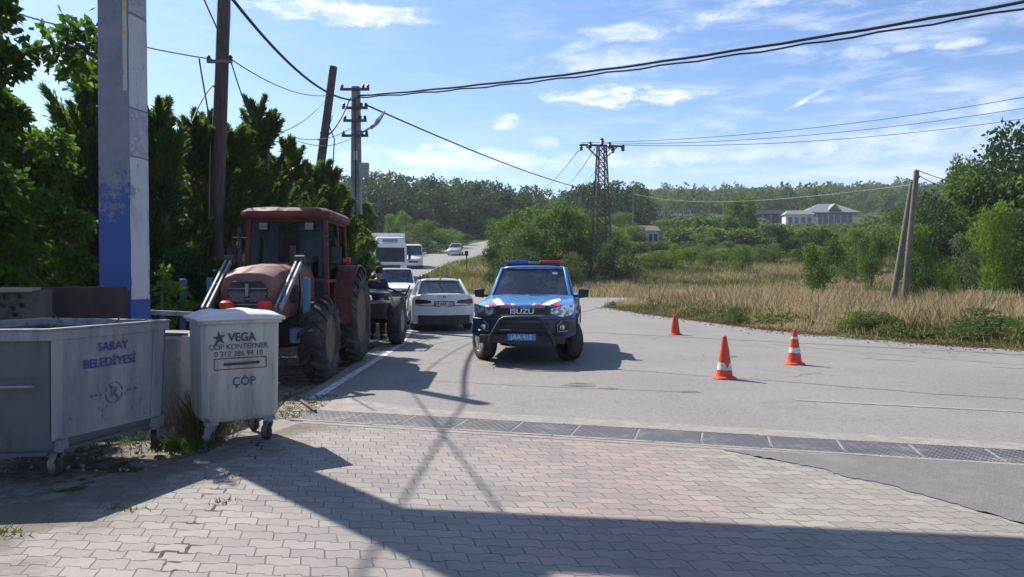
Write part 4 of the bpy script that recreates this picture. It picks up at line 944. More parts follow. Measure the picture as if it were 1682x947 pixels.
def wire(name, label, a, b_, sag, r, m='cable', n=26, wob=0., group=None, par=None):
    a, b_ = Vector(a), Vector(b_); pts = []
    for k in range(n+1):
        t_ = k/n; p = a.lerp(b_, t_); p.z -= sag*4*t_*(1-t_)+(wob*math.sin(k*1.9) if 0 < k < n else 0); pts.append(p)
    o = MB().tube(pts, r, 6).build(name, K[m], smooth=60); tag(o, label, 'cable', group); return o
P3 = Vector((-5.85, 27.8, 8.36))
wire('overhead_cable', 'thickest black cable bundle sweeping from the concrete pole to the upper right corner', P3, (26, 5.2, 8.35), .90, .036, n=60, wob=.01)
wire('overhead_cable', 'second cable twisted just below the thick bundle to the upper right', P3+Vector((0,0,-.07)), (26, 5.2, 8.22), .93, .024, n=70, wob=.022)
A1 = Vector((-5.78, 14.7, 7.35))
wire('overhead_cable', 'black cable dropping from the top of the dark pole to the concrete pole', A1, (-6.0, 27.8, 8.2), .55, .035)
wire('overhead_cable', 'cable running from the dark pole over the camera, above the frame', A1, (-6.35, -2, 7.7), .18, .018)
wire('overhead_cable', 'second cable passing from the dark pole over the forecourt, above the frame', (-5.7,14.65,6.1), (-1.75, -2, 7.1), .12, .014)
wire('service_wire', 'thin wire from the clamp of the dark pole to the leaning pole', (-5.62,14.7,5.9), (-5.98,24,7.45), .25, .012, 'greycable')
wire('service_wire', 'thin wire coming from the far left behind the square pillar to the dark pole', W(-60,-5,11.), (-6.0,14.7,5.9), .10, .013, 'greycable')
wire('service_wire', 'wire dropping from the dark pole into the conifers on its right', (-5.62,14.7,5.85), W(412,190,15), .05, .014)
wire('service_wire', 'wire hanging down into the conifers left of the dark pole', W(330,98,12.5), W(348,205,13.5), .02, .014)
wire('service_wire', 'slanting wire from the conifer tops up to the dark pole', W(318,200,13.4), W(352,142,14.6), -.08, .013)
wire('service_wire', 'short loop of wire beside the dark pole', W(352,142,14.6), W(366,168,14.6), -.06, .018)
wire('overhead_cable', 'cable descending from the street lamp towards the far pole on the right', (-5.56,27.75,8.02), W(1040,318,105), 1.1, .035, n=40)
wire('overhead_cable', 'long cable crossing in front of the far hill to the leaning poles', W(1040,318,105), (19.3,35,5.9), 1.0, .022, 'greycable', n=40)
wire('service_wire', 'upper thin wire going left from the leaning pole into the conifers', (-6.1,24,7.3), W(462,218,19), .15, .012, 'greycable')
wire('service_wire', 'middle thin wire going left from the leaning pole into the conifers', (-5.98,28,7.3), W(480,226,20), .25, .012, 'greycable')
wire('service_wire', 'lower thin wire going left from the concrete pole into the conifers', (-5.98,28,6.9), W(490,232,21), .25, .012, 'greycable')
wire('service_wire', 'looped cable hanging between the leaning pole and the concrete pole', (-5.95,27,8.1), (-6.35,24,6.0), .35, .03)
wire('service_wire', 'guy wire beside the leaning pole', W(548,190,24), W(527,245,24), .05, .012)
# lattice pylon
LX, LY = 7.95, 65.; LZ = gz(LX, LY)-.1
py_ = thing('lattice_pylon', 'rusty steel lattice pylon with a wide crossarm above the meadow bushes', 'pylon', (LX, LY, LZ), R(12))
H = 11.7; fr = MB(); dg_ = MB()
def cr_(z): return .82-.50*min(1, z/H)**.8
for sx in (-1,1):
    for sy in (-1,1): fr.bar((sx*cr_(0), sy*cr_(0), -.3), (sx*cr_(H), sy*cr_(H), H), .09, .09)
nl = 15
for k in range(nl):
    z0, z1 = H*k/nl, H*(k+1)/nl; a, b_ = cr_(z0), cr_(z1)
    for s in (-1, 1):
        dg_.bar((-a, s*a, z0), (b_, s*b_, z1), .055, .055); dg_.bar((a, s*a, z0), (-b_, s*b_, z1), .055, .055)
        dg_.bar((s*a, -a, z0), (s*b_, b_, z1), .055, .055); dg_.bar((s*a, a, z0), (s*b_, -b_, z1), .055, .055)
        dg_.bar((-a, s*a, z0), (a, s*a, z0), .05, .05)
fr.build('mast_legs', K['rustlattice'], py_, smooth=0); dg_.build('bracing', K['rustlattice'], py_, smooth=0)
mb = MB(); mb.bar((-1.9,0,H), (1.9,0,H), .18, .16); mb.bar((-1.4,0,H-.1), (-.35,0,H-1.1), .1, .1); mb.bar((1.4,0,H-.1), (.35,0,H-1.1), .1, .1); mb.build('crossarm', K['rustlattice'], py_, smooth=0)
for x, z in ((-1.95,H-.25),(-1.1,H+.0),(0,H+.35),(1.0,H-.35),(1.95,H-.15),(.7,H+.02)):
    MB().lathe([(.06,-.3),(.19,-.22),(.12,-.1),(.2,-.02),(.12,.1),(.19,.18),(.06,.3)], (x, -.1, z), n=10).build('insulator', K['ceramic'], py_)
top = Vector((LX, LY, LZ+H))
for k, (dx, ey) in enumerate(((-1.8,145),(0,165),(1.8,185))):
    wire('power_line', ('upper','middle','lower')[k]+' of the three thin lines running from the pylon to the right edge', top+Vector((dx,-.3,.1*(2-k))), W(2100, ey-75+k*4, 52), 1.6, .022, 'greycable', n=36)
for k, (dx, ex, ey) in enumerate(((-1.8,885,312),(-.5,925,306),(.8,955,300))):
    wire('power_line', ('left','middle','right')[k]+' of the thin lines going from the pylon down behind the left wood', top+Vector((dx,.3,-.1)), W(ex, ey, 170), .8, .035, 'greycable', n=20)
# paired leaning poles on the right
for k, (bx, ty, lean, h, lab) in enumerate(((18.75,35,.58,6.65,'taller weathered pole of the leaning pair on the right'), (18.3,35.4,.95,6.15,'shorter weathered pole of the leaning pair on the right'))):
    t_ = thing('field_pole', lab, 'pole', (bx+.1*k, ty, gz(bx, ty)-.1), 0); 
    MB().tube([(0,0,0),(lean*.5,0,h*.5),(lean,0,h)], [.15,.135,.12], 12).build('post', K['greywood'], t_)
    if k == 0: MB().tube([(lean-.1,0,h-.4),(lean+.1,-.1,h-.3)], .05, 6).build('clamp', K['rust'], t_)
wire('service_wire', 'upper wire from the taller leaning pole into the right-hand trees', (19.3,35,6.6), W(1580,300,42), .1, .02, 'greycable')
wire('service_wire', 'lower wire from the taller leaning pole into the right-hand trees', (19.3,35,6.4), W(1560,310,42), .1, .02, 'greycable')
t_ = thing('distant_pole', 'thin distant pole where the sagging cable meets the far slope', 'pole', tuple(W(1040,372,105)))
MB().tube([(0,0,0),(0,0,5.5)], [.13,.1], 8).build('post', K['greywood'], t_)
# marker posts and guard rail by the far road
t_ = thing('sign_post', 'dark thin sign post at the right side of the far road bend', 'post', (-4.35, 70, gz(-4.35,70)))
MB().tube([(0,0,0),(0,0,2.0)], .06, 6).build('post', K['cable'], t_); MB().box((0,-.05,1.75), (.35,.04,.45)).build('sign_plate', K['sheet'], t_)
t_ = thing('marker_post', 'short pale marker post on the dry verge of the far road', 'post', (-5.6, 63, gz(-5.6,63)-.05)); MB().box((0,0,.5), (.10,.08,1.0)).build('post', K['greyconcrete'], t_); MB().box((0,-.045,.85), (.09,.01,.12)).build('reflector', K['redlens'], t_)
gr = thing('guard_rail', 'grey steel guard rail along the left side of the far road', 'guard rail', (0,0,0))
gl = dens([(-14.6,86),(-13.6,94),(-11.3,108),(-9.6,116)], 3.); mb = MB(); mb.tube([(x, y, gz(x, y)+.62) for x, y in gl], .14, 6); mb.build('rail', K['grey'], gr)
for x, y in gl: MB().box((x, y, gz(x, y)+.3), (.1,.1,.7)).build('post', K['grey'], gr)
# thin stakes in the field
rs = np.random.RandomState(77)
for k, (px, Y, h) in enumerate(((1068,31,1.1),(1343,24.5,.9),(1497,26,1.0),(932+400,30,1.0),(1620,26,.95))):
    x = (px-841)/F*Y; t_ = MB().tube([(0,0,-.1),(random.uniform(-.06,.06),0,h)], [.018,.014], 6).build('field_stake', K['greywood']); t_.location = (x, Y, gz(x, Y))
    tag(t_, ['thin grey stake at the left end of the grassy bank','thin grey stake in the bank below the villa','thin grey stake near the foot of the leaning poles','grey stake further back in the dry grass','thin grey stake near the right edge of the bank'][k], 'stake')

# ------------------------------------------------------------------ buildings on the slope
def win(parent, x, y, z, w_, h, fm='plaster', ax='x', nv=1):
    f = MB(); f.box((x, y, z), (w_+.24, .10, h+.24) if ax == 'x' else (.10, w_+.24, h+.24)); f = f.build('window', K[fm], parent)
    MB().box((x-(0 if ax == 'x' else .07), y-(.07 if ax == 'x' else 0), z), (w_, .06, h) if ax == 'x' else (.06, w_, h)).build('pane', K['window'], f)
vx, vy = W(1362,365,214).x, 214; vz = gz(vx, vy)
v_ = thing('villa', 'large house with a wide grey-green hipped roof and a gabled dormer on the slope', 'house', (vx, vy, vz-.5), R(-4)); v_.scale = (.82,.82,.82)
MB().box((0,4,2.5), (15.5,9,4.4)).build('wall', K['plasterblue'], v_)
mb = MB(); hw, hd, zr = 9.8, 6.6, 4.6; mb.add([(-hw,4-hd,zr),(hw,4-hd,zr),(hw,4+hd,zr),(-hw,4+hd,zr),(-2.6,4,8.1),(3.2,4,8.1),(-hw,4-hd,zr-.3),(hw,4-hd,zr-.3),(hw,4+hd,zr-.3),(-hw,4+hd,zr-.3)],
    [(0,1,5,4),(1,2,5),(2,3,4,5),(3,0,4),(6,9,8,7),(0,6,7,1),(1,7,8,2),(2,8,9,3),(3,9,6,0)]); rf = mb.build('roof', K['roofgreen'], v_, smooth=0)
mb = MB(); mb.add([(-1.3,-2.2,5.2),(3.3,-2.2,5.2),(1,-2.2,7.7),(-1.3,3.4,5.2),(3.3,3.4,5.2),(1,3.4,7.7)], [(0,1,2),(3,5,4),(0,2,5,3),(1,4,5,2),(0,3,4,1)]); d_ = mb.build('dormer', K['roofgreen'], rf, smooth=0)
MB().prism([(-.4,5.35),(2.4,5.35),(1.,7.0)], -2.24, -2.30).build('gable_window', K['window'], v_, smooth=0)
MB().box((-6.0,2.2,6.0), (.5,.5,1.6)).build('chimney', K['plasterdull'], rf)
for x in (-6,-4,-2,0,2.2,4.4,6.4): win(v_, x, -.53, 2.5, 1.2, 2.4, 'plasterblue')
for x in (-7.4,-5,-3,-1,1.1,3.3,5.4,7.4): MB().box((x,-1.5,2.2), (.22,.22,4.2)).build('column', K['plaster'], v_)
MB().box((-7.2,-1.2,1.4), (4.6,3.,2.9)).build('terrace_wall', K['plaster'], v_)
ax_ = thing('annex_house', 'low white annex with dark arches left of the villa', 'house', (W(1313,365,206).x, 206, gz(20,206)-.4), R(-4))
MB().box((0,2,1.7), (7.6,4,3.4)).build('wall', K['plaster'], ax_); mb = MB(); mb.add([(-4.2,-.4,3.4),(4.2,-.4,3.4),(4.2,4.4,3.4),(-4.2,4.4,3.4),(-3.0,2,4.7),(3.0,2,4.7)], [(0,1,5,4),(1,2,5),(2,3,4,5),(3,0,4),(0,3,2,1)]); mb.build('roof', K['roofgreen'], ax_, smooth=0)
for x in (-2.6,-.9,.9,2.6): win(ax_, x, -.03, 1.7, .95, 1.8)
shx = thing('long_barn', 'long low barn with a flat brownish roof left of the villa', 'barn', (W(1272,362,222).x, 222, gz(80,222)-.4), R(-3))
MB().box((0,2,1.5), (13.5,5,3.1)).build('wall', K['sheet'], shx); MB().box((0,1.7,3.5), (14.8,6.6,1.2), taper=.93).build('roof', K['rooftile'], shx)
for x in (-6.2,-3.8,-1.4,1.0,3.4,5.8): MB().box((x,-.9,1.5), (.3,.3,3.)).build('post', K['plasterdull'], shx)
sx_ = W(1063,392,131); shd = thing('small_shed', 'small white shed with a tiled shed roof among the bushes right of the pylon', 'shed', (sx_.x, 131, gz(sx_.x,131)-.2), R(14))
MB().box((0,1.5,1.3), (4.6,3,2.6)).build('wall', K['plaster'], shd)
mb = MB(); mb.add([(-2.6,-.3,2.45),(2.6,-.3,2.45),(2.6,3.3,2.45),(-2.6,3.3,2.45),(-1.2,1.5,3.45),(2.3,1.5,3.45)], [(0,1,5,4),(1,2,5),(2,3,4,5),(3,0,4),(0,3,2,1)]); mb.build('roof', K['rooftile'], shd, smooth=0)
for x in (.6,1.6): win(shd, x, -.03, 1.2, .6, 1.3)
MB().box((-1.2,-.03,1.2), (1.7,.06,1.5)).build('door', K['rooftile'], shd)
bt = W(1092,345,190); trc = thing('terraced_building', 'pale unfinished flat-topped building in front of the distant wood', 'building', (bt.x, 190, gz(bt.x,190)-1), R(-2))
MB().box((0,0,2.2), (13,5,3.6)).build('wall', K['plasterdull'], trc); MB().box((0,0,4.1), (13.4,5.4,.3)).build('slab', K['plaster'], trc)
mb = MB()
for k in range(8): mb.box((-6.2+k*1.75,-2.4,4.7), (.15,.15,1.))
mb.box((0,-2.4,5.2), (12.6,.12,.12)); mb.build('railing', K['plasterdull'], trc)
MB().box((-4.5,.5,5.6), (3.2,3,2.8)).build('stair_tower', K['plasterdull'], trc)

# ------------------------------------------------------------------ waste containers
def letter(parent, txt, loc, xdir, nrm, size, m, name='lettering', bold=.0, sx=1.):
    cu = bpy.data.curves.new(name, 'FONT'); cu.body = txt; cu.size = size; cu.align_x = 'CENTER'; cu.align_y = 'CENTER'; cu.extrude = .0008; cu.offset = bold
    o = bpy.data.objects.new(name, cu); bpy.context.view_layer.update(); dg = bpy.context.evaluated_depsgraph_get()
    C.objects.link(o); bpy.context.view_layer.update(); me = bpy.data.meshes.new_from_object(o.evaluated_get(bpy.context.evaluated_depsgraph_get()))
    bpy.data.objects.remove(o); me.materials.clear(); me.materials.append(K[m]); o = bpy.data.objects.new(name, me); C.objects.link(o); o.parent = parent
    xd = Vector(xdir).normalized(); nr = Vector(nrm).normalized(); up = nr.cross(xd)
    mt_ = Matrix((xd*sx, up, nr)).transposed().to_4x4(); mt_.translation = Vector(loc)+nr*.010; o.matrix_local = mt_; return o
def caster(parent, x, y, ztop, r=.085, ang=0.):
    """bracket, fork and wheel; the wheel touches the ground"""
    ro = Matrix.Rotation(ang, 3, 'Z')
    def T(v): return Vector((x, y, 0))+ro @ Vector(v)
    f = MB(); f.lathe([(.045,r*2+.02),(.045,r*2+.04)], (x, y, 0), n=12)
    for s in (-1, 1): f.add([T((s*.028-.004,-.05,r*2+.025)),T((s*.028-.004,.05,r*2+.025)),T((s*.028-.004,.06,r*.75)),T((s*.028-.004,.02,r*.75)),T((s*.028+.004,-.05,r*2+.025)),T((s*.028+.004,.05,r*2+.025)),T((s*.028+.004,.06,r*.75)),T((s*.028+.004,.02,r*.75))],
        [(0,1,2,3),(7,6,5,4),(0,4,5,1),(1,5,6,2),(2,6,7,3),(3,7,4,0)])
    f.box((x, y, (ztop+r*2+.04)/2), (.12,.12,ztop-r*2-.04)); fo = f.build('caster', K['galv'], parent, bevel=.002)
    c_ = T((0,.035,r)); wv_ = MB(); wv_.lathe([(.3*r,-.022),(r*.9,-.024),(r,-.012),(r,.012),(r*.9,.024),(.3*r,.022)], (0,0,0), 'x', 22)
    wh_ = wv_.build('wheel', K['rubber'], fo); wh_.location = c_; wh_.rotation_euler = (0,0,ang)
    hb = MB().lathe([(.02,-.03),(.62*r,-.026),(.62*r,.026),(.02,.03)], (0,0,0), 'x', 16).build('hub', K['steel'], fo); hb.location = c_; hb.rotation_euler = (0,0,ang)
# large grey one (panel with writing faces the camera's right)
A = Vector((-3.56, 5.60)); B = Vector((-3.19, 6.72)); Cc = Vector((-4.50, 7.0)); D_ = Vector((-4.95, 5.44))
big = thing('waste_container', 'large grey metal waste container with SARAY BELEDİYESİ in blue letters at the left edge', 'waste container', (A.x, A.y, 0))
def lc(p, z, k=1.): return ((p.x-A.x), (p.y-A.y), z)
cen = (A+B+Cc+D_)/4
def sc(p, f): return cen+(p-cen)*f
rings = []
for z, f in ((.245,.93),(.27,.955),(.30,.962),(1.12,1.0)): rings.append([lc(sc(p, f), z-(.035 if (p is A or p is D_) and z < .5 else 0)) for p in (D_, A, B, Cc)])
rings = rings+[[lc(sc(p, .965), 1.12) for p in (D_, A, B, Cc)], [lc(sc(p, .90), .75) for p in (D_, A, B, Cc)]]
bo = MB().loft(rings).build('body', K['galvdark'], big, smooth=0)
# sheet of the written end, lighter
def onface(P, Q, s, z, off=0.):
    f = .962+(1-.962)*(z-.30)/.82; p = sc(P, f).lerp(sc(Q, f), s); n_ = Vector((Q-P)); n_ = Vector((n_.y, -n_.x)).normalized(); p = p+n_*off; return Vector((p.x-A.x, p.y-A.y, z))
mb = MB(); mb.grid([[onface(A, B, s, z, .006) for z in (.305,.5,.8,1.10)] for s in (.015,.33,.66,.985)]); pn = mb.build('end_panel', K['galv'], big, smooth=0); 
for s0 in (.04,.90):   # folded corner posts
    q = MB(); q.loft([[onface(A, B, s0-.03, z, .008), onface(A, B, s0-.03, z, .016), onface(A, B, s0+.06, z, .016), onface(A, B, s0+.06, z, .008)] for z in (.32,1.09)]); q.build('corner_fold', K['galv'], big, smooth=0, bevel=.003)
lip = MB(); pts4 = [sc(p, 1.03) for p in (D_, A, B, Cc)]
lip.loft([[lc(p, z) for p in pts4] for z in (1.09,1.16)], caps=False); lo__ = lip.build('rim', K['galv'], big, smooth=0); md = lo__.modifiers.new('t', 'SOLIDIFY'); md.thickness = .02; md.offset = -1
pts5 = [sc(p, 1.045) for p in (D_, A, B, Cc)]; pts6 = [sc(p, .9) for p in (D_, A, B, Cc)]
pts6 = [sc(p, .965) for p in (D_, A, B, Cc)]; lid = MB(); lid.loft([[lc(p, z) for p in q_] for q_, z in ((pts6,1.085),(pts4,1.163),(pts5,1.166),(pts5,1.182),(pts6,1.182),(pts6,1.08))], caps=False); lid.build('rolled_edge', K['galv'], big, smooth=0, bevel=.004)
# lower skirt beams
mb = MB(); mb.bar(lc(sc(A,.90), .235), lc(sc(B,.90), .25), .05, .07); mb.bar(lc(sc(A,.90), .225), lc(sc(D_,.90), .225), .05, .07); mb.build('underframe', K['galvdark'], big)
for p, an, zt in ((A.lerp(B,.09)-Vector((.06,-.03)),1.1,.30),(A.lerp(B,.93)-Vector((.05,0)),.35,.30),(sc(Cc,.86),.2,.26),(sc(D_,.86),.4,.25)): caster(big, p.x-A.x, p.y-A.y, zt, .09, an)
mb = MB(); hA = onface(D_, A, .93, .74, .03); hB = onface(D_, A, .45, .74, .03); mb.tube([onface(D_, A, .93, .74, .0), hA, hB, onface(D_, A, .45, .74, .0)], .011, 8); mb.build('handle', K['galv'], big)
mb = MB()
for za in (.69,.80): mb.bar(onface(D_, A, .95, za, .004), onface(D_, A, .4, za, .004), .008, .008)
mb.build('pressed_rib', K['galvdark'], big)
nA = Vector((B.y-A.y, -(B.x-A.x), 0)).normalized(); xA = Vector((B.x-A.x, B.y-A.y, 0)).normalized()
letter(big, 'SARAY', onface(A, B, .50, .995, .008), xA, nA, .102, 'inkblue', bold=.0011)
letter(big, 'BELEDİYESİ', onface(A, B, .48, .865, .008), xA, nA, .102, 'inkblue', bold=.0011, sx=1.0)
letter(big, 'R', onface(A, B, .52, .60, .008), xA, nA, .13, 'inkred', 'emblem_letter')
def mark(parent, P, xd, nr, mb, name, m):
    up = nr.cross(xd); o = mb.build(name, K[m], parent, smooth=0); mt_ = Matrix((xd, up, nr)).transposed().to_4x4(); mt_.translation = P+nr*.003; o.matrix_local = mt_; return o
mb = MB()
for a0, a1 in ((10,80),(95,170),(185,255),(275,350)):
    ang = [R(a0+(a1-a0)*k/8) for k in range(9)]; mb.grid([[(math.cos(a)*.092, math.sin(a)*.092, 0), (math.cos(a)*.078, math.sin(a)*.078, 0)] for a in ang])
mb.grid([[(-.05,.06,.001),(-.035,.07,.001)],[(.04,-.07,.001),(.055,-.06,.001)]])
for s in (-1, 1): mb.add([(s*.13,.008,0),(s*.21,.008,0),(s*.21,.025,0),(s*.25,0,0),(s*.21,-.025,0),(s*.21,-.008,0),(s*.13,-.008,0)], [(0,1,2,3,4,5,6)])
mark(big, onface(A, B, .52, .60, .008), xA, nA, mb, 'recycling_emblem', 'inkred')
mb = MB()   # torn sticker remains and scratches
rs = np.random.RandomState(6)
for k in range(26):
    cx_, cy_ = rs.uniform(-.42,.42), rs.uniform(-.36,.06); s = rs.uniform(.006,.03); mb.add([(cx_+s*rs.uniform(.6,1.2)*math.cos(a), cy_+s*rs.uniform(.3,.8)*math.sin(a), 0) for a in (0,1.1,2.2,3.3,4.4,5.4)], [(0,1,2,3,4,5)])
mark(big, onface(A, B, .5, .72, .008), xA, nA, mb, 'sticker_remains', 'concrete')

# rubbish sticking up inside the open container
rs = np.random.RandomState(9); mb = MB()
for k in range(26):
    u_, v_ = rs.uniform(.15,.85), rs.uniform(.15,.85); p = sc(D_,.88).lerp(sc(A,.88), u_).lerp(sc(Cc,.88).lerp(sc(B,.88), u_), v_)
    mb.box((p.x-A.x, p.y-A.y, .84+rs.uniform(0,.1)), (rs.uniform(.1,.3), rs.uniform(.1,.3), rs.uniform(.06,.2)), 0, Matrix.Rotation(rs.rand()*3, 3, Vector(rs.normal(size=3)).normalized()), .8)
tag(mb.build('rubbish_heap', K['concrete'], None, bevel=.02), kind='stuff').location = (A.x, A.y, 0)
mb = MB()
for k in range(12):
    p = Vector((A.x+rs.uniform(-.35,.15)-.0, A.y+rs.uniform(.55,1.0), .95)); d = Vector((rs.uniform(-.35,.35), rs.uniform(-.2,.2), rs.uniform(.2,.36))); mb.tube([p, p+d*.6, p+d+Vector((rs.uniform(-.1,.1),0,-.03))], [.009,.007,.004], 5)
tag(mb.build('cut_branches', K['bark']), 'cut twigs poking out of the open grey waste container below the pillar', 'branches')

# white bin
yaw = R(33); vb = thing('waste_bin', 'dirty white wheeled waste bin with a domed lid lettered VEGA and ÇÖP', 'waste bin', (-2.70, 7.08, 0), yaw); vb.scale = (.93, .93, 1.06)
hw, hd, zb, zt = .375, .36, .215, 1.10
def ring(w_, d_, z, ch=.05): return [(-w_+ch,-d_,z),(w_-ch,-d_,z),(w_,-d_+ch,z),(w_,d_-ch,z),(w_-ch,d_,z),(-w_+ch,d_,z),(-w_,d_-ch,z),(-w_,-d_+ch,z)]
MB().loft([ring(.345,.31,zb,.06), ring(.370,.34,zb+.05), ring(.38,.36,zt)]).build('body', K['binwhite'], vb, smooth=30, bevel=.008)
MB().loft([ring(.405,.39,1.075,.04), ring(.41,.395,1.125,.04)]).build('rim', K['binwhite'], vb, bevel=.008)
n = 12; P = []
for j in range(n+1):
    row = []
    for i in range(n+1):
        x = -.425+.85*i/n; y = -.41+.82*j/n; u_ = abs(2*i/n-1); w_ = abs(2*j/n-1)
        row.append((x, y, 1.13+.062*(1-u_**5)*(1-w_**4.)+.012*math.sin(x*19)*(1-w_)))
    P.append(row)
lid = MB().grid(P); ed = []
o = lid.build('lid', K['binlid'], vb, smooth=60); md = o.modifiers.new('thick', 'SOLIDIFY'); md.thickness = .028; md.offset = -1
MB().tube([(-.36,.40,1.13),(.36,.40,1.13)], .014, 8).build('hinge', K['steel'], vb)
for x, y, an in ((-.28,-.26,.9),(.28,-.26,.3),(-.28,.26,.2),(.28,.26,.4)): caster(vb, x, y, .22, .075, an)
def fy(z): return -(.33+(.365-.33)*(z-.265)/(.835))
mb = MB()   # pressed panels near the bottom
for cx_ in (-.21,-.055,.11,.27):
    z0 = .34; mb.bar((cx_-.08, fy(z0)-.002, z0), (cx_+.01, fy(z0)-.002, z0+.010), .009, .009); mb.bar((cx_-.08, fy(z0)-.002, z0+.005), (cx_-.08, fy(.56)-.002, .56), .007, .007)
mb.bar((-.28, fy(.295)-.002, .295), (.30, fy(.295)-.002, .30), .01, .01); mb.build('pressed_rib', K['grey'], vb)
mb = MB()
for a, b_ in (((-.26,.68),(.24,.68)),((-.26,.775),(.24,.775)),((-.26,.68),(-.26,.775)),((.24,.68),(.24,.775))): mb.bar((a[0], fy(a[1])-.002, a[1]), (b_[0], fy(b_[1])-.002, b_[1]), .009, .009)
mb.build('handle_recess', K['rust'], vb)
MB().tube([(-.165,fy(.73),.725),(-.165,fy(.73)-.03,.725),(.165,fy(.73)-.03,.73),(.165,fy(.73),.73)], .011, 8).build('handle', K['sheet'], vb)
nf = Vector((0,-1,.042)).normalized(); xf = Vector((1,0,0))
letter(vb, 'VEGA', (.0, fy(.955)-.002, .955), xf, nf, .105, 'inkdark', bold=.002, sx=1.0)
letter(vb, 'ÇÖP KONTEYNER', (-.03, fy(.875)-.002, .875), xf, nf, .068, 'inkdark', bold=.0, sx=1.02)
letter(vb, '0 312 386 94 10', (-.03, fy(.813)-.002, .813), xf, nf, .068, 'inkdark', bold=.0, sx=1.04)
letter(vb, 'ÇÖP', (.02, fy(.565)-.002, .565), xf, nf, .105, 'inkbrown', bold=.001, sx=1.05)
mb = MB(); st = []
for k in range(10): rr = (.068 if k % 2 == 0 else .026); a = R(90+36*k+8); st.append((rr*math.cos(a)*.95-.0, rr*math.sin(a), 0))
st[4] = (-.06,-.085,0); mb.add(st+[(0,0,0)], [(i, (i+1) % 10, 10) for i in range(10)]); mark(vb, Vector((-.215, fy(.96)-.002, .955)), xf, nf, mb, 'star_logo', 'inkdark')
# bits behind the bins
t_ = MB().bar((-5.1,9.55,1.12), (-4.15,9.75,1.06), .05, .06).box((-4.2,9.72,.5), (.06,.06,1.1)).box((-5.05,9.56,.5), (.06,.06,1.15)).build('steel_rail', K['loader']); tag(t_, 'pale horizontal steel rail on two short posts behind the concrete plinth', 'rail')
t_ = MB().box((-4.86,10.8,.78), (.10,.06,1.5)).build('blue_post', K['bluesteel'], bevel=.01); tag(t_, 'short blue post standing in the scrub left of the tractor', 'post')

# ------------------------------------------------------------------ wheels
def wheel(parent, x, y, r, w_, side, rimmat='alloy', steer=0., spokes=6, name='wheel', rr=.62, tyre='rubber'):
    """side -1/+1: the outer face points to -x / +x"""
    e = bpy.data.objects.new(name, None); C.objects.link(e); e.parent = parent; e.location = (x, y, r); e.rotation_euler = (0, 0, steer); e.empty_display_size = .1
    h = w_/2; MB().lathe([(rr*r,-h*.8),(rr*r*1.1,-h*.95),(r*.86,-h),(r*.96,-h*.86),(r,-h*.6),(r,h*.6),(r*.96,h*.86),(r*.86,h),(rr*r*1.1,h*.95),(rr*r,h*.8)], (0,0,0), 'x', 32, closed=True).build('tyre', K[tyre], e)
    s = side; m = MB(); q = rr*r
    m.lathe([(q*1.01,s*h*.82),(q*.93,s*h*.88),(q*.88,s*h*.7),(q*.86,s*h*.35),(0,s*h*.3)], (0,0,0), 'x', 28)
    m.lathe([(q*.2,s*h*.50),(q*.2,s*h*.72),(0.001,s*h*.75)], (0,0,0), 'x', 14)
    for k in range(spokes):
        a = 2*math.pi*k/spokes; c_, s_ = math.cos(a), math.sin(a)
        m.bar((s*h*.70, c_*q*.15, s_*q*.15), (s*h*.80, c_*q*.95, s_*q*.95), q*.20, h*.16, up=(1,0,0))
    m.build('rim', K[rimmat], e); return e
def halfring(hw, z0, zb, zt, top=.86, sill=.93):
    L_ = [(hw*sill, z0), (hw*.985, z0+.10), (hw, (z0+zb)/2+.04), (hw*.985, zb-.02), (hw*top, zt-.015), (hw*.5, zt+.012), (0, zt+.018)]
    return [(x, z) for x, z in L_]+[(-x, z) for x, z in L_[-2::-1]]
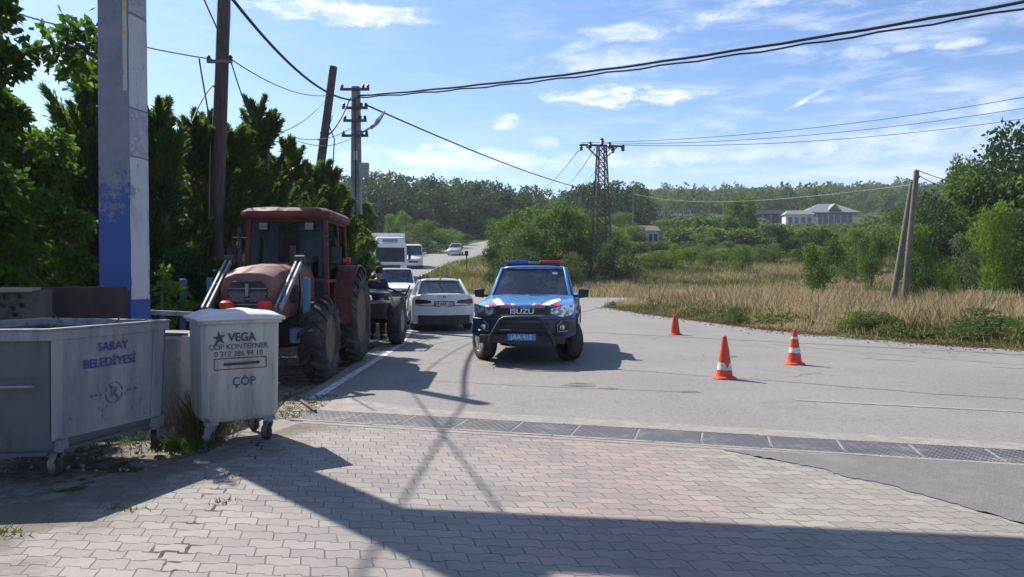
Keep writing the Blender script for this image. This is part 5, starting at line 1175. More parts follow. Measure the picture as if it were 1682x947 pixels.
def car(name, label, loc, rz, paint, S, GH, r, track, wb, L0, w_=.22, front=True, rear=True, steer=0., hw=.9, rim='alloy', group=None, glass='darkglass', arch=True, cat='car', low=None, zsplit=.0, slope=0.):
    """S: stations (y, half width, z bottom, z belt, z top); front faces local -y; front axle at y=0"""
    t_ = thing(name, label, cat, loc, rz, group); t_.rotation_euler = (slope, 0, rz)
    mb = MB(); mb.loft([[(x, y, z) for x, z in halfring(h, z0, zb, zt, tp)] for y, h, z0, zb, zt, tp in S]); bo = mb.build('body', K[paint], t_, smooth=40)
    if arch:
        c_ = MB()
        for yy in (0, wb):
            for s in (-1, 1): c_.lathe([(r*1.16, s*hw*1.1), (r*1.16, s*(hw-.32))], (0, yy, r*1.02), 'x', 24)
        c_ = c_.build('cut', K['blackplastic']); c_.parent = t_; boolcut(bo, c_)
    y0, y1, y2, y3, wb_, wt_, z0, z1 = GH
    n = 9
    def arc(y, dy, w0, z): return [(w0*(2*i/(n-1)-1), y+dy*((2*i/(n-1)-1)**2), z) for i in range(n)]
    def fm(a, b_, k): return [tuple(p[j]+(q[j]-p[j])*k for j in range(3)) for p, q in zip(a, b_)]
    bot, tp = arc(y0, .16, wb_, z0), arc(y1, .09, wt_, z1); MB().grid([fm(bot, tp, k/4) for k in range(5)]).build('windscreen', K[glass], t_)
    bot2, tp2 = arc(y3, -.12, wb_*.97, z0+.02), arc(y2, -.07, wt_*.97, z1); MB().grid([fm(bot2, tp2, k/4) for k in range(5)]).build('rear_window', K[glass], t_)
    for s in (-1, 1):
        a, b_, c2, d = (s*wb_, y0+.16, z0), (s*wt_, y1+.09, z1), (s*wt_*.97, y2-.07, z1), (s*wb_*.97, y3-.12, z0)
        ym = (y1+y2)/2+.05; mt_, mb_ = (s*wt_, ym, z1), (s*wb_, ym, z0)
        MB().add([a, b_, mt_, mb_], [(0,1,2,3)]).build('side_window', K[glass], t_, smooth=0); MB().add([mb_, mt_, c2, d], [(0,1,2,3)]).build('side_window', K[glass], t_, smooth=0)
    pl_ = MB()
    for s in (-1, 1):
        o_ = .012*s
        pl_.bar((s*wb_+o_, y0+.14, z0-.03), (s*wt_+o_, y1+.09, z1+.01), .05, .07); pl_.bar((s*wb_*.97+o_, y3-.12, z0), (s*wt_*.97+o_, y2-.05, z1+.01), .05, .12)
        pl_.bar((s*wb_+o_, (y1+y2)/2+.05, z0), (s*wt_+o_, (y1+y2)/2+.05, z1), .03, .07); pl_.bar((s*wt_+o_, y1+.06, z1), (s*wt_*.97+o_, y2-.05, z1), .06, .04)
    pl_.build('pillar', K[paint], t_, bevel=.008)
    rw = []
    for k in range(7):
        f = k/6; yy = y1-.03+(y2-y1+.06)*f; cz = .045*math.sin(math.pi*f)**.7
        rw.append([(x, yy+(.09*(x/wt_)**2 if f < .3 else (-.07*(x/wt_)**2 if f > .7 else 0)), z1+.006+cz*.8+.035*(1-(x/(wt_*1.02))**4)) for x in [wt_*1.02*(2*i/10-1) for i in range(11)]])
    ro = MB().grid(rw).build('roof', K[paint], t_, smooth=60); md = ro.modifiers.new('t', 'SOLIDIFY'); md.thickness = .03; md.offset = -1
    for s in (-1, 1):
        wheel(t_, s*track, 0, r, w_, s, rim, steer); wheel(t_, s*track, wb, r, w_, s, rim)
    return t_
def mirror(parent, s, x, y, z, m='blackplastic', k=1.):
    mb = MB(); mb.loft([[(s*(x+.06),y-.05*k,z-.09*k),(s*(x+.24*k),y-.03*k,z-.07*k),(s*(x+.26*k),y-.03*k,z+.07*k),(s*(x+.06),y-.05*k,z+.09*k)],[(s*(x+.06),y+.07*k,z-.10*k),(s*(x+.25*k),y+.08*k,z-.08*k),(s*(x+.27*k),y+.08*k,z+.08*k),(s*(x+.06),y+.07*k,z+.10*k)]])
    mb.bar((s*(x-.06),y+.02,z-.06), (s*(x+.09),y+.02,z-.05), .05, .05); mb.build('mirror', K[m], parent, bevel=.015)

# ------------------------------------------------------------------ police pickup
S = [(-.50,.90,.50,.98,1.02,.86),(-.30,.925,.46,1.02,1.08,.86),(.2,.935,.42,1.06,1.13,.88),(.85,.935,.40,1.08,1.19,.90),(1.0,.935,.40,1.09,1.16,.92),(2.5,.935,.40,1.10,1.16,.92),(2.56,.93,.42,1.14,1.19,.95),(3.95,.92,.45,1.14,1.19,.95),(4.02,.90,.50,1.12,1.17,.95)]
pk = car('police_pickup', 'blue police pickup with red and blue light bar, black bull bar and turned front wheels', (.27,13.65,0), R(-6.5), 'blue', S,
         (.70,1.42,2.35,2.62,.775,.63,1.15,1.715), .375, .79, 3.05, 0, w_=.27, steer=R(29), hw=.93, cat='pickup truck')
def yn(x, z): return -.84+.30*(abs(x)/.93)**2.6+.10*max(0, (z-.85))*1.0-(.0 if z > .5 else -.05)
xs = [-.93+1.86*i/16 for i in range(17)]
# hood: domed sheet from grille to windscreen, two raised shoulders
rows = []
for k in range(9):
    f = k/8; row = []
    for i in range(17):
        u_ = 2*i/16-1; hwid = .80+.06*f; x = u_*hwid; yf = -.74+.24*abs(u_)**2.4; y = yf+(.74-yf+.10*u_*u_)*f
        z = 1.075+.115*f**.8-.055*abs(u_)**3-.035*(1-f)**3+.016*math.exp(-((abs(u_)-.55)/.12)**2)
        row.append((x, y, z))
    rows.append(row)
hd = MB().grid(rows).build('hood', K['blue'], pk, smooth=60); md = hd.modifiers.new('t', 'SOLIDIFY'); md.thickness = .05; md.offset = -1
def hoodz(x, y):
    u_ = min(1, abs(x)/.82); yf = -.74+.24*u_**2.4; f = min(1, max(0, (y-yf)/(.74-yf+.1*u_*u_)))
    return 1.075+.115*f**.8-.055*u_**3-.035*(1-f)**3+.016*math.exp(-((u_-.55)/.12)**2)
def hstripe(pts, name, m):
    (x0, y0), (x1, y1), wd = pts; q = [[], []]
    for k in range(9):
        x, y = x0+(x1-x0)*k/8, y0+(y1-y0)*k/8
        for j, dx in ((0,-wd/2),(1,wd/2)): q[j].append((x+dx, y, hoodz(x+dx, y)+.006))
    MB().grid(q).build(name, K[m], pk, smooth=0)
for s in (-1, 1):
    hstripe(((s*.40,-.68),(s*.66,.30),.14), 'hood_stripe', 'whitestripe'); hstripe(((s*.56,-.60),(s*.80,.25),.13), 'hood_stripe', 'redstripe')
    hstripe(((s*.28,-.69),(s*.31,-.55),.09), 'hood_stripe', 'redstripe'); hstripe(((s*.18,-.70),(s*.21,-.55),.04), 'hood_stripe', 'whitestripe')
for s in (-1, 1): MB().tube([(s*(.80+.045*k/6), -.50+1.2*k/6, hoodz(s*.80, -.50+1.2*k/6)+.002) for k in range(7)], .007, 5).build('hood_seam', K['blackplastic'], pk); MB().bar((s*.937,.98,.5), (s*.937,.98,1.08), .008, .012).bar((s*.937,1.95,.5), (s*.937,1.95,1.08), .008, .012).build('door_seam', K['blackplastic'], pk)
# fascia
MB().strip(xs, [.40+.35*max(0, abs(x)-.62) for x in xs], [.80+.02*abs(x) for x in xs], yn, .34).build('bumper', K['navy'], pk, bevel=.012)
MB().strip(xs[1:-1], [.79]*15, [1.03-.05*abs(x)**2 for x in xs[1:-1]], lambda x, z: yn(x, z)+.035, .30).build('front_panel', K['navy'], pk)
gx = [-.47+.94*i/12 for i in range(13)]
MB().strip(gx, [.86+.10*max(0, abs(x)-.25)*1.5 for x in gx], [1.035]*13, lambda x, z: yn(x, z)+.01, .03).build('grille', K['blackplastic'], pk)
mb = MB()
for z in (.875,1.02): mb.strip(gx[1:-1], [z-.012]*11, [z+.012]*11, lambda x, zz: yn(x, zz)-.006, .02)
mb.build('grille_bar', K['grey'], pk)
letter(pk, 'ISUZU', (0, yn(0,.945)-.008, .945), (1,0,0), (0,-1,.05), .125, 'whitestripe', bold=.003, sx=1.25)
MB().strip(gx, [.50]*13, [.74]*13, lambda x, z: yn(x, z)-.006, .03).build('air_intake', K['blackplastic'], pk)
for s in (-1, 1):
    hx = [s*(.50+.40*i/6) for i in range(7)]; lo = [.90-.02*i*.2+.0 for i in range(7)]; hi = [.99+.013*i for i in range(7)]; lo = [.915,.885,.86,.85,.855,.875,.91]
    MB().strip(hx, lo, hi, lambda x, z: yn(x, z)+.018, .05).build('headlight', K['lamp'], pk)
    MB().strip([s*(.62+.2*i/4) for i in range(5)], [.60]*5, [.73,.75,.76,.76,.74], lambda x, z: yn(x, z)-.008, .02).build('fog_lamp_housing', K['blackplastic'], pk)
    MB().lathe([(.001,-.03),(.045,-.025),(.05,0)], (s*.70, yn(.70,.66)-.0, .665), 'y', 14).build('fog_lamp', K['lamp'], pk)
    mb = MB(); mb.tube([(s*.80,yn(.8,.6)-.015,.60),(s*.62,yn(.62,.6)-.015,.59),(s*.61,yn(.6,.7)-.015,.70),(s*.70,yn(.7,.77)-.015,.775)], .010, 6); mb.build('fog_lamp_trim', K['steel'], pk)
    mirror(pk, s, .89, .98, 1.22, k=1.0)
    # dark lower flank and wheel-arch flares
    MB().strip([-1,1],[0,0],[.1,.1],lambda x,z:0,.01)
    fl = MB(); ar = []
    for k in range(13):
        a = math.pi*(.10+.84*k/12); ar.append([(s*.915, -math.cos(a)*.44, .385+math.sin(a)*.44), (s*.95, -math.cos(a)*.44, .385+math.sin(a)*.44), (s*.95, -math.cos(a)*.50, .385+math.sin(a)*.50), (s*.915, -math.cos(a)*.50, .385+math.sin(a)*.50)])
    fl.loft(ar); fo = fl.build('wheel_arch', K['blackplastic'], pk)
    fl = MB(); fl.loft([[(a_, b_+3.05, c_) for a_, b_, c_ in r4] for r4 in ar]); fl.build('wheel_arch', K['blackplastic'], pk)
    MB().box((s*.944, 1.5, .60), (.012, 2.0, .30)).build('side_stripe', K['navy'], pk); MB().box((s*.952, 1.6, .92), (.008, 1.7, .05)).build('side_stripe', K['redstripe'], pk)
    MB().bar((s*.86,.55,.36), (s*.86,2.5,.36), .14, .05).build('side_step', K['blackplastic'], pk)
    MB().box((s*.60,-.12,1.135), (.02,.12,.01)).build('washer', K['blackplastic'], pk)
    MB().box((s*.83,4.03,.95), (.14,.04,.28)).build('tail_light', K['taillens'], pk)
mb = MB(); bb = [(-.58,-.93,.36),(-.53,-.98,.52),(-.36,-1.02,.80),(-.30,-1.02,.84),(0,-1.03,.85),(.30,-1.02,.84),(.36,-1.02,.80),(.53,-.98,.52),(.58,-.93,.36)]
mb.tube(bb, .036, 10); mb.bar((-.50,-.95,.45), (-.50,-.7,.45), .05, .05); mb.bar((.50,-.95,.45), (.50,-.7,.45), .05, .05); mb.tube([(-.46,-1.0,.62),(.46,-1.0,.62)], .02, 8); mb.build('bull_bar', K['blackplastic'], pk, smooth=50)
pl_ = MB().box((0,-.90,.50), (.50,.015,.115)).build('number_plate', K['plate_blue'], pk, bevel=.004); letter(pl_, 'JAA 412', (0,-.909,.50), (1,0,0), (0,-1,0), .105, 'whitestripe', sx=1.05)
lb = MB().box((0,1.75,1.80), (1.10,.20,.03)).build('light_bar', K['blackplastic'], pk)
MB().loft([[(x,1.66,1.815),(x,1.84,1.815),(x,1.82,1.885),(x,1.68,1.885)] for x in (-.56,-.12)]).build('blue_lens', K['bluelens'], lb, bevel=.015)
MB().loft([[(x,1.66,1.815),(x,1.84,1.815),(x,1.82,1.885),(x,1.68,1.885)] for x in (.12,.56)]).build('red_lens', K['redlens'], lb, bevel=.015)
MB().box((0,1.75,1.84), (.23,.17,.05)).build('speaker', K['grey'], lb, bevel=.01)
MB().tube([(-.55,.60,1.17),(-.1,.72,1.19)], .01, 5).tube([(.0,.60,1.19),(.45,.70,1.18)], .01, 5).build('wiper', K['blackplastic'], pk)
MB().box((0,1.2,.46), (1.5,4.2,.14)).build('underbody', K['blackplastic'], pk)
MB().box((.48,.93,1.62), (.10,.01,.04)).build('sticker', K['whitestripe'], pk)

# ------------------------------------------------------------------ white sedan, seen from behind (front away)
S = [(-.85,.70,.30,.55,.62,.8),(-.72,.84,.22,.62,.72,.84),(-.4,.885,.20,.70,.80,.86),(.3,.895,.18,.80,.90,.9),(.75,.895,.18,.86,.95,.92),(2.3,.895,.18,.90,.97,.93),(3.0,.885,.20,.93,1.02,.90),(3.35,.87,.22,.93,1.04,.86),(3.40,.84,.26,.90,1.02,.84)]
sd_ = car('white_sedan', 'white sedan seen from behind, parked between the tractor and the police pickup', (0,0,0), 0, 'white', S, (.72,1.45,2.45,3.25,.75,.57,.93,1.40), .32, .77, 2.62, 0, hw=.89)
yr = 3.60
def ys(x, z): return -(yr-.16*(abs(x)/.85)**2.4)+.05*max(0, z-.95)
def rearstrip(parent, name, m, xs_, lo, hi, proud, th=.04, yfun=ys):
    mb = MB(); mb.strip(xs_, lo, hi, lambda x, z: yfun(x, z)-proud, th); mb.v = [(x, -y, z) for x, y, z in mb.v]; return mb.build(name, K[m], parent, bevel=.004)
xs = [-.84+1.68*i/14 for i in range(15)]
rearstrip(sd_, 'rear_bumper', 'white', xs, [.46]*15, [.72]*15, .055, .2); rearstrip(sd_, 'diffuser', 'blackplastic', xs[1:-1], [.20]*13, [.47-.06*max(0, abs(x)-.5)*4*.4 for x in xs[1:-1]], .05, .25)
rearstrip(sd_, 'boot_lid', 'white', [-.66+1.32*i/10 for i in range(11)], [.735]*11, [1.045]*11, .035, .2)
for s in (-1, 1): rearstrip(sd_, 'tail_light', 'taillens', [s*(.36+.44*i/6) for i in range(7)], [.80,.79,.785,.78,.775,.775,.78], [.86,.875,.885,.89,.895,.90,.90], .048, .05)
MB().box((0,3.648,.775), (.56,.012,.145)).build('plate_frame', K['blackplastic'], sd_)
pl_ = MB().box((0,3.652,.775), (.50,.014,.10)).build('number_plate', K['plate_white'], sd_, bevel=.003); letter(pl_, '59 AEK 103', (0,3.66,.775), (-1,0,0), (0,1,0), .10, 'blackplastic', bold=.002)
MB().box((0,3.64,.97), (.09,.012,.05)).build('badge', K['steel'], sd_, bevel=.004)
MB().box((0,2.42,1.475), (.04,.14,.05)).build('antenna_fin', K['grey'], sd_, bevel=.008)
for s in (-1, 1): mirror(sd_, s, .86, 1.05, .98, 'white', .8)
MB().box((0,1.3,.24), (1.5,4.0,.12)).build('underbody', K['blackplastic'], sd_)
for s in (-1, 1): MB().strip([s*.5,s*.85],[.5,.5],[.62,.62],lambda x,z:-.86+.2*abs(x)**2,.04).build('headlight', K['lamp'], sd_)
# place: local +y (rear) towards the camera
rz = R(180+11); rc = Vector((-1.88, 20.3)); sd_.rotation_euler = (0,0,rz); off = Matrix.Rotation(rz, 2) @ Vector((0, 3.62)); sd_.location = (rc.x-off.x, rc.y-off.y, 0)

# ------------------------------------------------------------------ oncoming traffic
def faceup(t_, paint, yf, z0, zg, wdt, bumper='blackplastic', lights=(.55,.82,.78,.92), plate='white'):
    xs = [-wdt+2*wdt*i/10 for i in range(11)]; yn_ = lambda x, z: yf+.14*(abs(x)/wdt)**2.4
    MB().strip(xs, [z0]*11, [z0+.28]*11, lambda x, z: yn_(x, z)-.05, .2).build('bumper', K[bumper], t_, bevel=.01)
    MB().strip([x*.55 for x in xs], [zg-.12]*11, [zg+.06]*11, lambda x, z: yn_(x, z)-.03, .05).build('grille', K['blackplastic'], t_)
    for s in (-1, 1): MB().strip([s*lights[0], s*(lights[0]+lights[1])/2, s*lights[1]], [lights[2]]*3, [lights[3]]*3, lambda x, z: yn_(x, z)-.03, .06).build('headlight', K['lamp'], t_)
    MB().box((0, yf-.07, z0+.16), (.5,.01,.11)).build('number_plate', K['plate_white'], t_)
S = [(-.72,.80,.42,.92,1.00,.84),(-.5,.90,.38,1.02,1.09,.86),(.2,.92,.36,1.08,1.16,.88),(.62,.92,.36,1.10,1.22,.92),(.9,.92,.36,1.12,1.20,.93),(2.5,.92,.36,1.12,1.20,.93),(3.9,.91,.4,1.14,1.2,.95),(4.0,.88,.46,1.1,1.16,.95)]
wp = car('white_pickup', 'white pickup facing the camera behind the trailer, only bonnet and windscreen showing', (-4.98,31.2,gz(-5,31)), R(8), 'white', S, (.55,1.25,2.4,2.7,.80,.67,1.17,1.80), .37, .78, 3.0, 0, w_=.25, hw=.92, cat='pickup truck')
faceup(wp, 'white', -.78, .45, .88, .85, lights=(.50,.85,.84,.97)); [mirror(wp, s, .90, .85, 1.24, k=1.2) for s in (-1,1)]
MB().box((0,1.4,.42), (1.5,4.2,.12)).build('underbody', K['blackplastic'], wp)
S = [(-.62,.82,.30,.85,.95,.85),(-.4,.94,.26,.98,1.08,.86),(.1,.97,.26,1.10,1.22,.88),(.35,.98,.26,1.2,1.3,.95),(3.9,.98,.26,1.2,1.3,.96),(4.2,.96,.3,1.2,1.3,.95)]
mv = car('white_minibus', 'white minibus on the far road right beside the lorry', (-10.0,74,gz(-10,74)+.02), R(8), 'white', S, (.25,1.0,4.05,4.2,.92,.80,1.24,2.2), .34, .84, 3.2, 0, hw=.97, arch=False, cat='minibus', slope=R(5))
faceup(mv, 'white', -.66, .32, .72, .88, 'white', (.55,.86,.70,.88)); [mirror(mv, s, .95, .5, 1.45, 'white', k=1.5) for s in (-1,1)]
S = [(-.8,.72,.3,.6,.7,.84),(-.6,.86,.24,.68,.78,.86),(.4,.88,.2,.82,.92,.9),(.8,.88,.2,.88,.97,.92),(3.0,.88,.2,.9,.98,.93),(3.35,.82,.3,.85,.95,.9)]
K['silver'] = mat('silver_paint', (.45,.46,.48), .3, .5, coat=.4)
sc_ = car('silver_car', 'small silver car alone on the far road bend', (-7.75,98,gz(-7.75,98)+.02), R(-4), 'silver', S, (.75,1.4,2.5,3.2,.76,.6,.93,1.42), .31, .76, 2.55, 0, hw=.88, arch=False, slope=R(5))
faceup(sc_, 'silver', -.84, .25, .55, .8, 'silver', (.5,.8,.58,.70))
# lorry
lz = gz(-10,57)+.02; lo_ = thing('lorry', 'white lorry with a tall white box body facing the camera on the far road', 'lorry', (-9.5,57,lz), R(9)); lo_.scale = (1.05, 1, 1.12)
MB().loft([[(-1.22,y,.45),(1.22,y,.45),(1.25,y,1.6),(1.2,y2,2.95),(-1.2,y2,2.95),(-1.25,y,1.6)] for y, y2 in ((0,.12),(.3,.3),(2.0,2.0))]).build('cab', K['white'], lo_, bevel=.06)
MB().add([(-1.08,-.025,1.62),(1.08,-.025,1.62),(1.04,.09,2.62),(-1.04,.09,2.62)], [(0,1,2,3)]).build('windscreen', K['lorryglass'], lo_, smooth=0)
MB().loft([[(-1.1,.25,2.96),(1.1,.25,2.96),(1.0,.6,3.35),(-1.0,.6,3.35)],[(-1.1,1.9,2.96),(1.1,1.9,2.96),(1.0,1.9,3.45),(-1.0,1.9,3.45)]]).build('wind_deflector', K['white'], lo_, bevel=.05)
MB().box((0,.2,3.12), (1.1,.12,.22)).build('roof_lamp_panel', K['galv'], lo_, bevel=.03)
MB().box((-.15,5.8,2.35), (2.55,7.2,2.75)).build('box_body', K['white'], lo_, bevel=.03)
mb = MB(); mb.box((0,-.04,1.15), (1.5,.06,.5)); mb.build('grille', K['blackplastic'], lo_); MB().box((0,-.06,.62), (2.4,.14,.35)).build('bumper', K['galvdark'], lo_, bevel=.03)
for s in (-1, 1):
    MB().box((s*.95,-.05,.95), (.35,.06,.22)).build('headlight', K['lamp'], lo_, bevel=.02); MB().box((s*1.42,.15,2.15), (.2,.12,.75)).bar((s*1.2,.2,2.3), (s*1.42,.2,2.3), .04, .04).build('mirror', K['blackplastic'], lo_, bevel=.03)
    MB().add([(s*1.235,.25,1.75),(s*1.235,1.3,1.75),(s*1.215,1.3,2.6),(s*1.215,.4,2.6)], [(0,1,2,3)]).build('side_window', K['darkglass'], lo_, smooth=0)
    wheel(lo_, s*1.02, .95, .5, .32, s, 'steel'); wheel(lo_, s*1.02, 7.6, .5, .34, s, 'steel')
MB().box((0,5,.8), (1.0,9.,.25)).build('chassis', K['blackplastic'], lo_)

# ------------------------------------------------------------------ tractor
tr = thing('tractor', 'old faded red tractor with muddy tyres and pale loader arms, parked by the bins', 'tractor', (-3.74,11.15,0), R(1.2))
def tractor_wheel(x, y, r, w_, side, nl):
    e = bpy.data.objects.new('wheel', None); C.objects.link(e); e.parent = tr; e.location = (x, y, r); e.empty_display_size = .1
    h = w_/2; R0 = r-.055
    MB().lathe([(r*.56,-h*.72),(r*.62,-h*.92),(r*.80,-h*1.02),(R0*.94,-h*.93),(R0,-h*.7),(R0*1.01,0),(R0,h*.7),(R0*.94,h*.93),(r*.80,h*1.02),(r*.62,h*.92),(r*.56,h*.72)], (0,0,0), 'x', 40, closed=True).build('tyre', K['dirtyrubber'], e)
    lg = MB()
    for k in range(nl):
        for s in (-1, 1):
            a = 2*math.pi*(k+(.5 if s > 0 else 0))/nl; rs_ = []
            for q in range(5):
                f = q/4; x_ = s*h*(.02+1.0*f); aa = a+.52*(f**1.15)*.62*(14/nl); ro_ = R0-(.0 if f < .7 else (.10*r*(f-.7)/.3)); tw = .030+.018*f
                def pt(rad, an): return (x_, rad*math.cos(an), rad*math.sin(an))
                da = tw/r; rs_.append([pt(ro_-.02, aa-da*1.3), pt(ro_+.058, aa-da), pt(ro_+.058, aa+da), pt(ro_-.02, aa+da*1.3)])
            lg.loft(rs_)
    lg.build('tread_lugs', K['dirtyrubber'], e, smooth=0, bevel=.0)
    q = r*.57; s = side
    m = MB(); m.lathe([(q*1.0,s*h*.74),(q*1.03,s*h*.80),(q*.95,s*h*.78),(q*.90,s*h*.35),(q*.86,s*h*.1),(q*.55,s*h*.2),(q*.45,s*h*.42),(q*.22,s*h*.45),(q*.2,s*h*.62),(.001,s*h*.64)], (0,0,0), 'x', 32)
    for k in range(8):
        a = math.pi*k/4; m.lathe([(.02,s*h*.44),(.02,s*h*.52)], (0, math.cos(a)*q*.34, math.sin(a)*q*.34), 'x', 6)
    m.build('rim', K['rim_rust'], e); return e
for s in (-1, 1): tractor_wheel(s*.80, 0, .62, .40, s, 16); tractor_wheel(s*.83, 2.33, .84, .44, s, 20)
MB().tube([(-.65,0,.60),(0,0,.55),(.65,0,.60)], .09, 10).build('front_axle', K['sheet'], tr); MB().box((0,.9,.72), (.42,3.2,.42)).build('chassis', K['sheet'], tr, bevel=.04)
MB().lathe([(.18,-.75),(.18,.75)], (0,2.33,.84), 'x', 14).build('rear_axle', K['sheet'], tr)
def hring(y, w_, z0, zs, zt): return [(-w_,y,z0),(-w_,y,zs),(-w_*.86,y,zt-.07),(-w_*.5,y,zt-.01),(0,y,zt),(w_*.5,y,zt-.01),(w_*.86,y,zt-.07),(w_,y,zs),(w_,y,z0)]
MB().loft([hring(-.86,.33,1.02,1.30,1.50), hring(-.80,.40,.98,1.38,1.62), hring(-.55,.44,.96,1.46,1.71), hring(.2,.46,.96,1.50,1.76), hring(.98,.48,.98,1.52,1.80)]).build('hood', K['hoodred'], tr, smooth=50, bevel=.01)
for s in (-1, 1):
    mb = MB()
    for k in range(6): mb.box((s*.462,-.35+k*.09,1.30), (.012,.035,.26))
    mb.build('hood_vent', K['blackplastic'], tr)
    MB().box((s*.466,.45,1.36), (.01,.75,.06)).build('hood_stripe', K['curtain'], tr)
mb = MB()
for k in range(5): mb.box((0,-.882,1.10+k*.075), (.54,.008,.012))
mb.build('grille_slat', K['grey'], tr)
MB().tube([(.30,-.1,.85),(.52,-.2,1.0),(.60,-.35,1.35),(.52,-.15,1.70)], .016, 6).tube([(-.30,-.1,.85),(-.52,-.2,1.0),(-.60,-.35,1.35),(-.52,-.15,1.70)], .016, 6).build('hydraulic_hose', K['cable'], tr)
MB().prism([(-.28,1.05),(.28,1.05),(.28,1.40),(.20,1.50),(-.20,1.50),(-.28,1.40)], -.865, -.88).build('grille', K['blackplastic'], tr, bevel=.006)
for s in (-1, 1): MB().box((s*.14,-.885,1.28), (.22,.03,.15)).build('headlight', K['galvdark'], tr, bevel=.01)
MB().box((0,-.9,1.38), (.04,.03,.18)).build('grille_divider', K['grey'], tr)
for s in (-1, 1): MB().lathe([(.001,-.08),(.085,-.07),(.105,-.02),(.095,.035),(.06,.06)], (s*.26,-.95,1.17), 'z', 12).build('red_wrap', K['brightred'], tr)
MB().box((0,-.85,.86), (.74,.3,.26)).build('front_weight', K['grey'], tr, bevel=.03)
# loader frame
for s in (-1, 1):
    m = MB(); m.bar((s*.50-.035,-1.12,1.12), (s*.53-.035,-.12,1.80), .03, .07); m.bar((s*.50+.035,-1.12,1.12), (s*.53+.035,-.12,1.80), .03, .07)
    for k in range(5): f = .1+.2*k; m.bar((s*.50-.035,-1.12+f,1.12+.68*f), (s*.50+.035,-1.12+f,1.12+.68*f), .03, .03)
    m.build('loader_arm', K['loader'], tr, bevel=.004)
    MB().lathe([(.025,-.07),(.07,-.07),(.07,.07),(.025,.07)], (s*.53,-.09,1.82), 'x', 14).build('pivot', K['sheet'], tr)
    MB().box((s*.70,-.38,1.15), (.09,.12,.80)).build('loader_post', K['bluesteel'], tr, bevel=.01); MB().box((s*.66,-.30,.70), (.34,.5,.22)).build('loader_bracket', K['bluesteel'], tr, bevel=.015)
# cab
cw, cy0, cy1, cz0, cz1 = .68, 1.02, 2.62, 1.02, 2.52
fr = MB()
cor = [(-cw,cy0),(cw,cy0),(cw,cy1),(-cw,cy1)]
for x, y in cor: fr.bar((x*1.0,y,cz0-.1), (x*.93,y+(.10 if y == cy0 else -.06),cz1+.02), .075, .075, up=(0,1,0))
for s in (-1, 1):
    fr.bar((s*cw,1.95,cz0), (s*cw*.93,1.95,cz1), .06, .06, up=(0,1,0)); fr.bar((s*cw*.93,cy0+.1,cz1), (s*cw*.93,cy1-.06,cz1), .06, .08); fr.bar((s*cw,cy0,1.48), (s*cw,cy1,1.50), .04, .05)
fr.bar((-cw*.93,cy0+.1,cz1), (cw*.93,cy0+.1,cz1), .06, .08); fr.bar((-cw*.93,cy1-.06,cz1), (cw*.93,cy1-.06,cz1), .06, .08); fr.bar((-cw,cy0,1.50), (cw,cy0,1.50), .06, .06); fr.bar((-cw,cy1,1.40), (cw,cy1,1.40), .06, .06)
fr.build('cab_frame', K['tractorred'], tr, smooth=0, bevel=.008)
def rr_(w_, y0, y1, z, c_=.12): return [(-w_+c_,y0,z),(w_-c_,y0,z),(w_,y0+c_,z),(w_,y1-c_,z),(w_-c_,y1,z),(-w_+c_,y1,z),(-w_,y1-c_,z),(-w_,y0+c_,z)]
MB().loft([rr_(.71,.92,2.78,2.52), rr_(.74,.88,2.82,2.57), rr_(.73,.89,2.81,2.64), rr_(.66,.98,2.74,2.70), rr_(.48,1.15,2.6,2.73)]).build('cab_roof', K['tractorred'], tr, smooth=50, bevel=.01)
K['roofred'] = K['hoodred']
MB().add([(-.60,cy0+.01,1.53),(.60,cy0+.01,1.53),(.58,cy0+.10,2.48),(-.58,cy0+.10,2.48)], [(0,1,2,3)]).build('windscreen', K['cabglass'], tr, smooth=0)
MB().add([(-.63,cy1,1.43),(.63,cy1,1.43),(.60,cy1-.06,2.48),(-.60,cy1-.06,2.48)], [(0,1,2,3)]).build('rear_window', K['cabglass'], tr, smooth=0)
for s in (-1, 1):
    MB().add([(s*cw,cy0+.04,1.1),(s*cw,1.92,1.1),(s*cw*.93,1.92,2.48),(s*cw*.93,cy0+.13,2.48)], [(0,1,2,3)]).build('cab_door', K['cabglass'], tr, smooth=0)
    MB().add([(s*cw,1.98,1.5),(s*cw,cy1-.03,1.5),(s*cw*.93,cy1-.1,2.48),(s*cw*.93,1.98,2.48)], [(0,1,2,3)]).build('side_window', K['cabglass'], tr, smooth=0)
    MB().box((s*.38,cy0+.02,2.40), (.13,.07,.12)).build('work_light', K['curtain'], tr, bevel=.01)
    fn = []
    for k in range(13):
        a = math.pi*(-.02+.78*k/12); ry = 2.33-math.cos(a)*.93; rz_ = .84+math.sin(a)*.93; fn.append([(s*.60,ry,rz_),(s*1.0,ry,rz_),(s*1.0,ry-.0,rz_-.03),(s*.60,ry,rz_-.03)])
    MB().loft(fn).build('rear_fender', K['tractorred'], tr, smooth=50)
    sd2 = [(2.33-math.cos(math.pi*(-.02+.78*k/12))*.93, .84+math.sin(math.pi*(-.02+.78*k/12))*.93) for k in range(13)]+[(2.9,1.0),(1.5,.9)]
    MB().prism(sd2, s*.585, s*.60, plane='yz').build('fender_side', K['tractorred'], tr, smooth=0)
    MB().box((s*.88,1.62,1.84), (.14,.08,.10)).build('indicator', K['redlens'], tr, bevel=.02)
    MB().tube([(s*.66,1.05,2.2),(s*.84,.92,2.2),(s*.86,.92,2.0)], .014, 6).box((s*.86,.91,1.92), (.16,.03,.26)).build('mirror', K['blackplastic'], tr)
    MB().box((s*.68,1.15,.55), (.24,.35,.04)).box((s*.68,1.15,.82), (.24,.3,.04)).box((s*.57,1.15,.75), (.02,.3,.5)).build('step', K['sheet'], tr)
MB().box((0,1.03,1.22), (1.28,.05,.55)).build('firewall', K['blackplastic'], tr); MB().box((0,1.85,1.0), (1.28,1.5,.08)).build('cab_floor', K['vinyl'], tr)
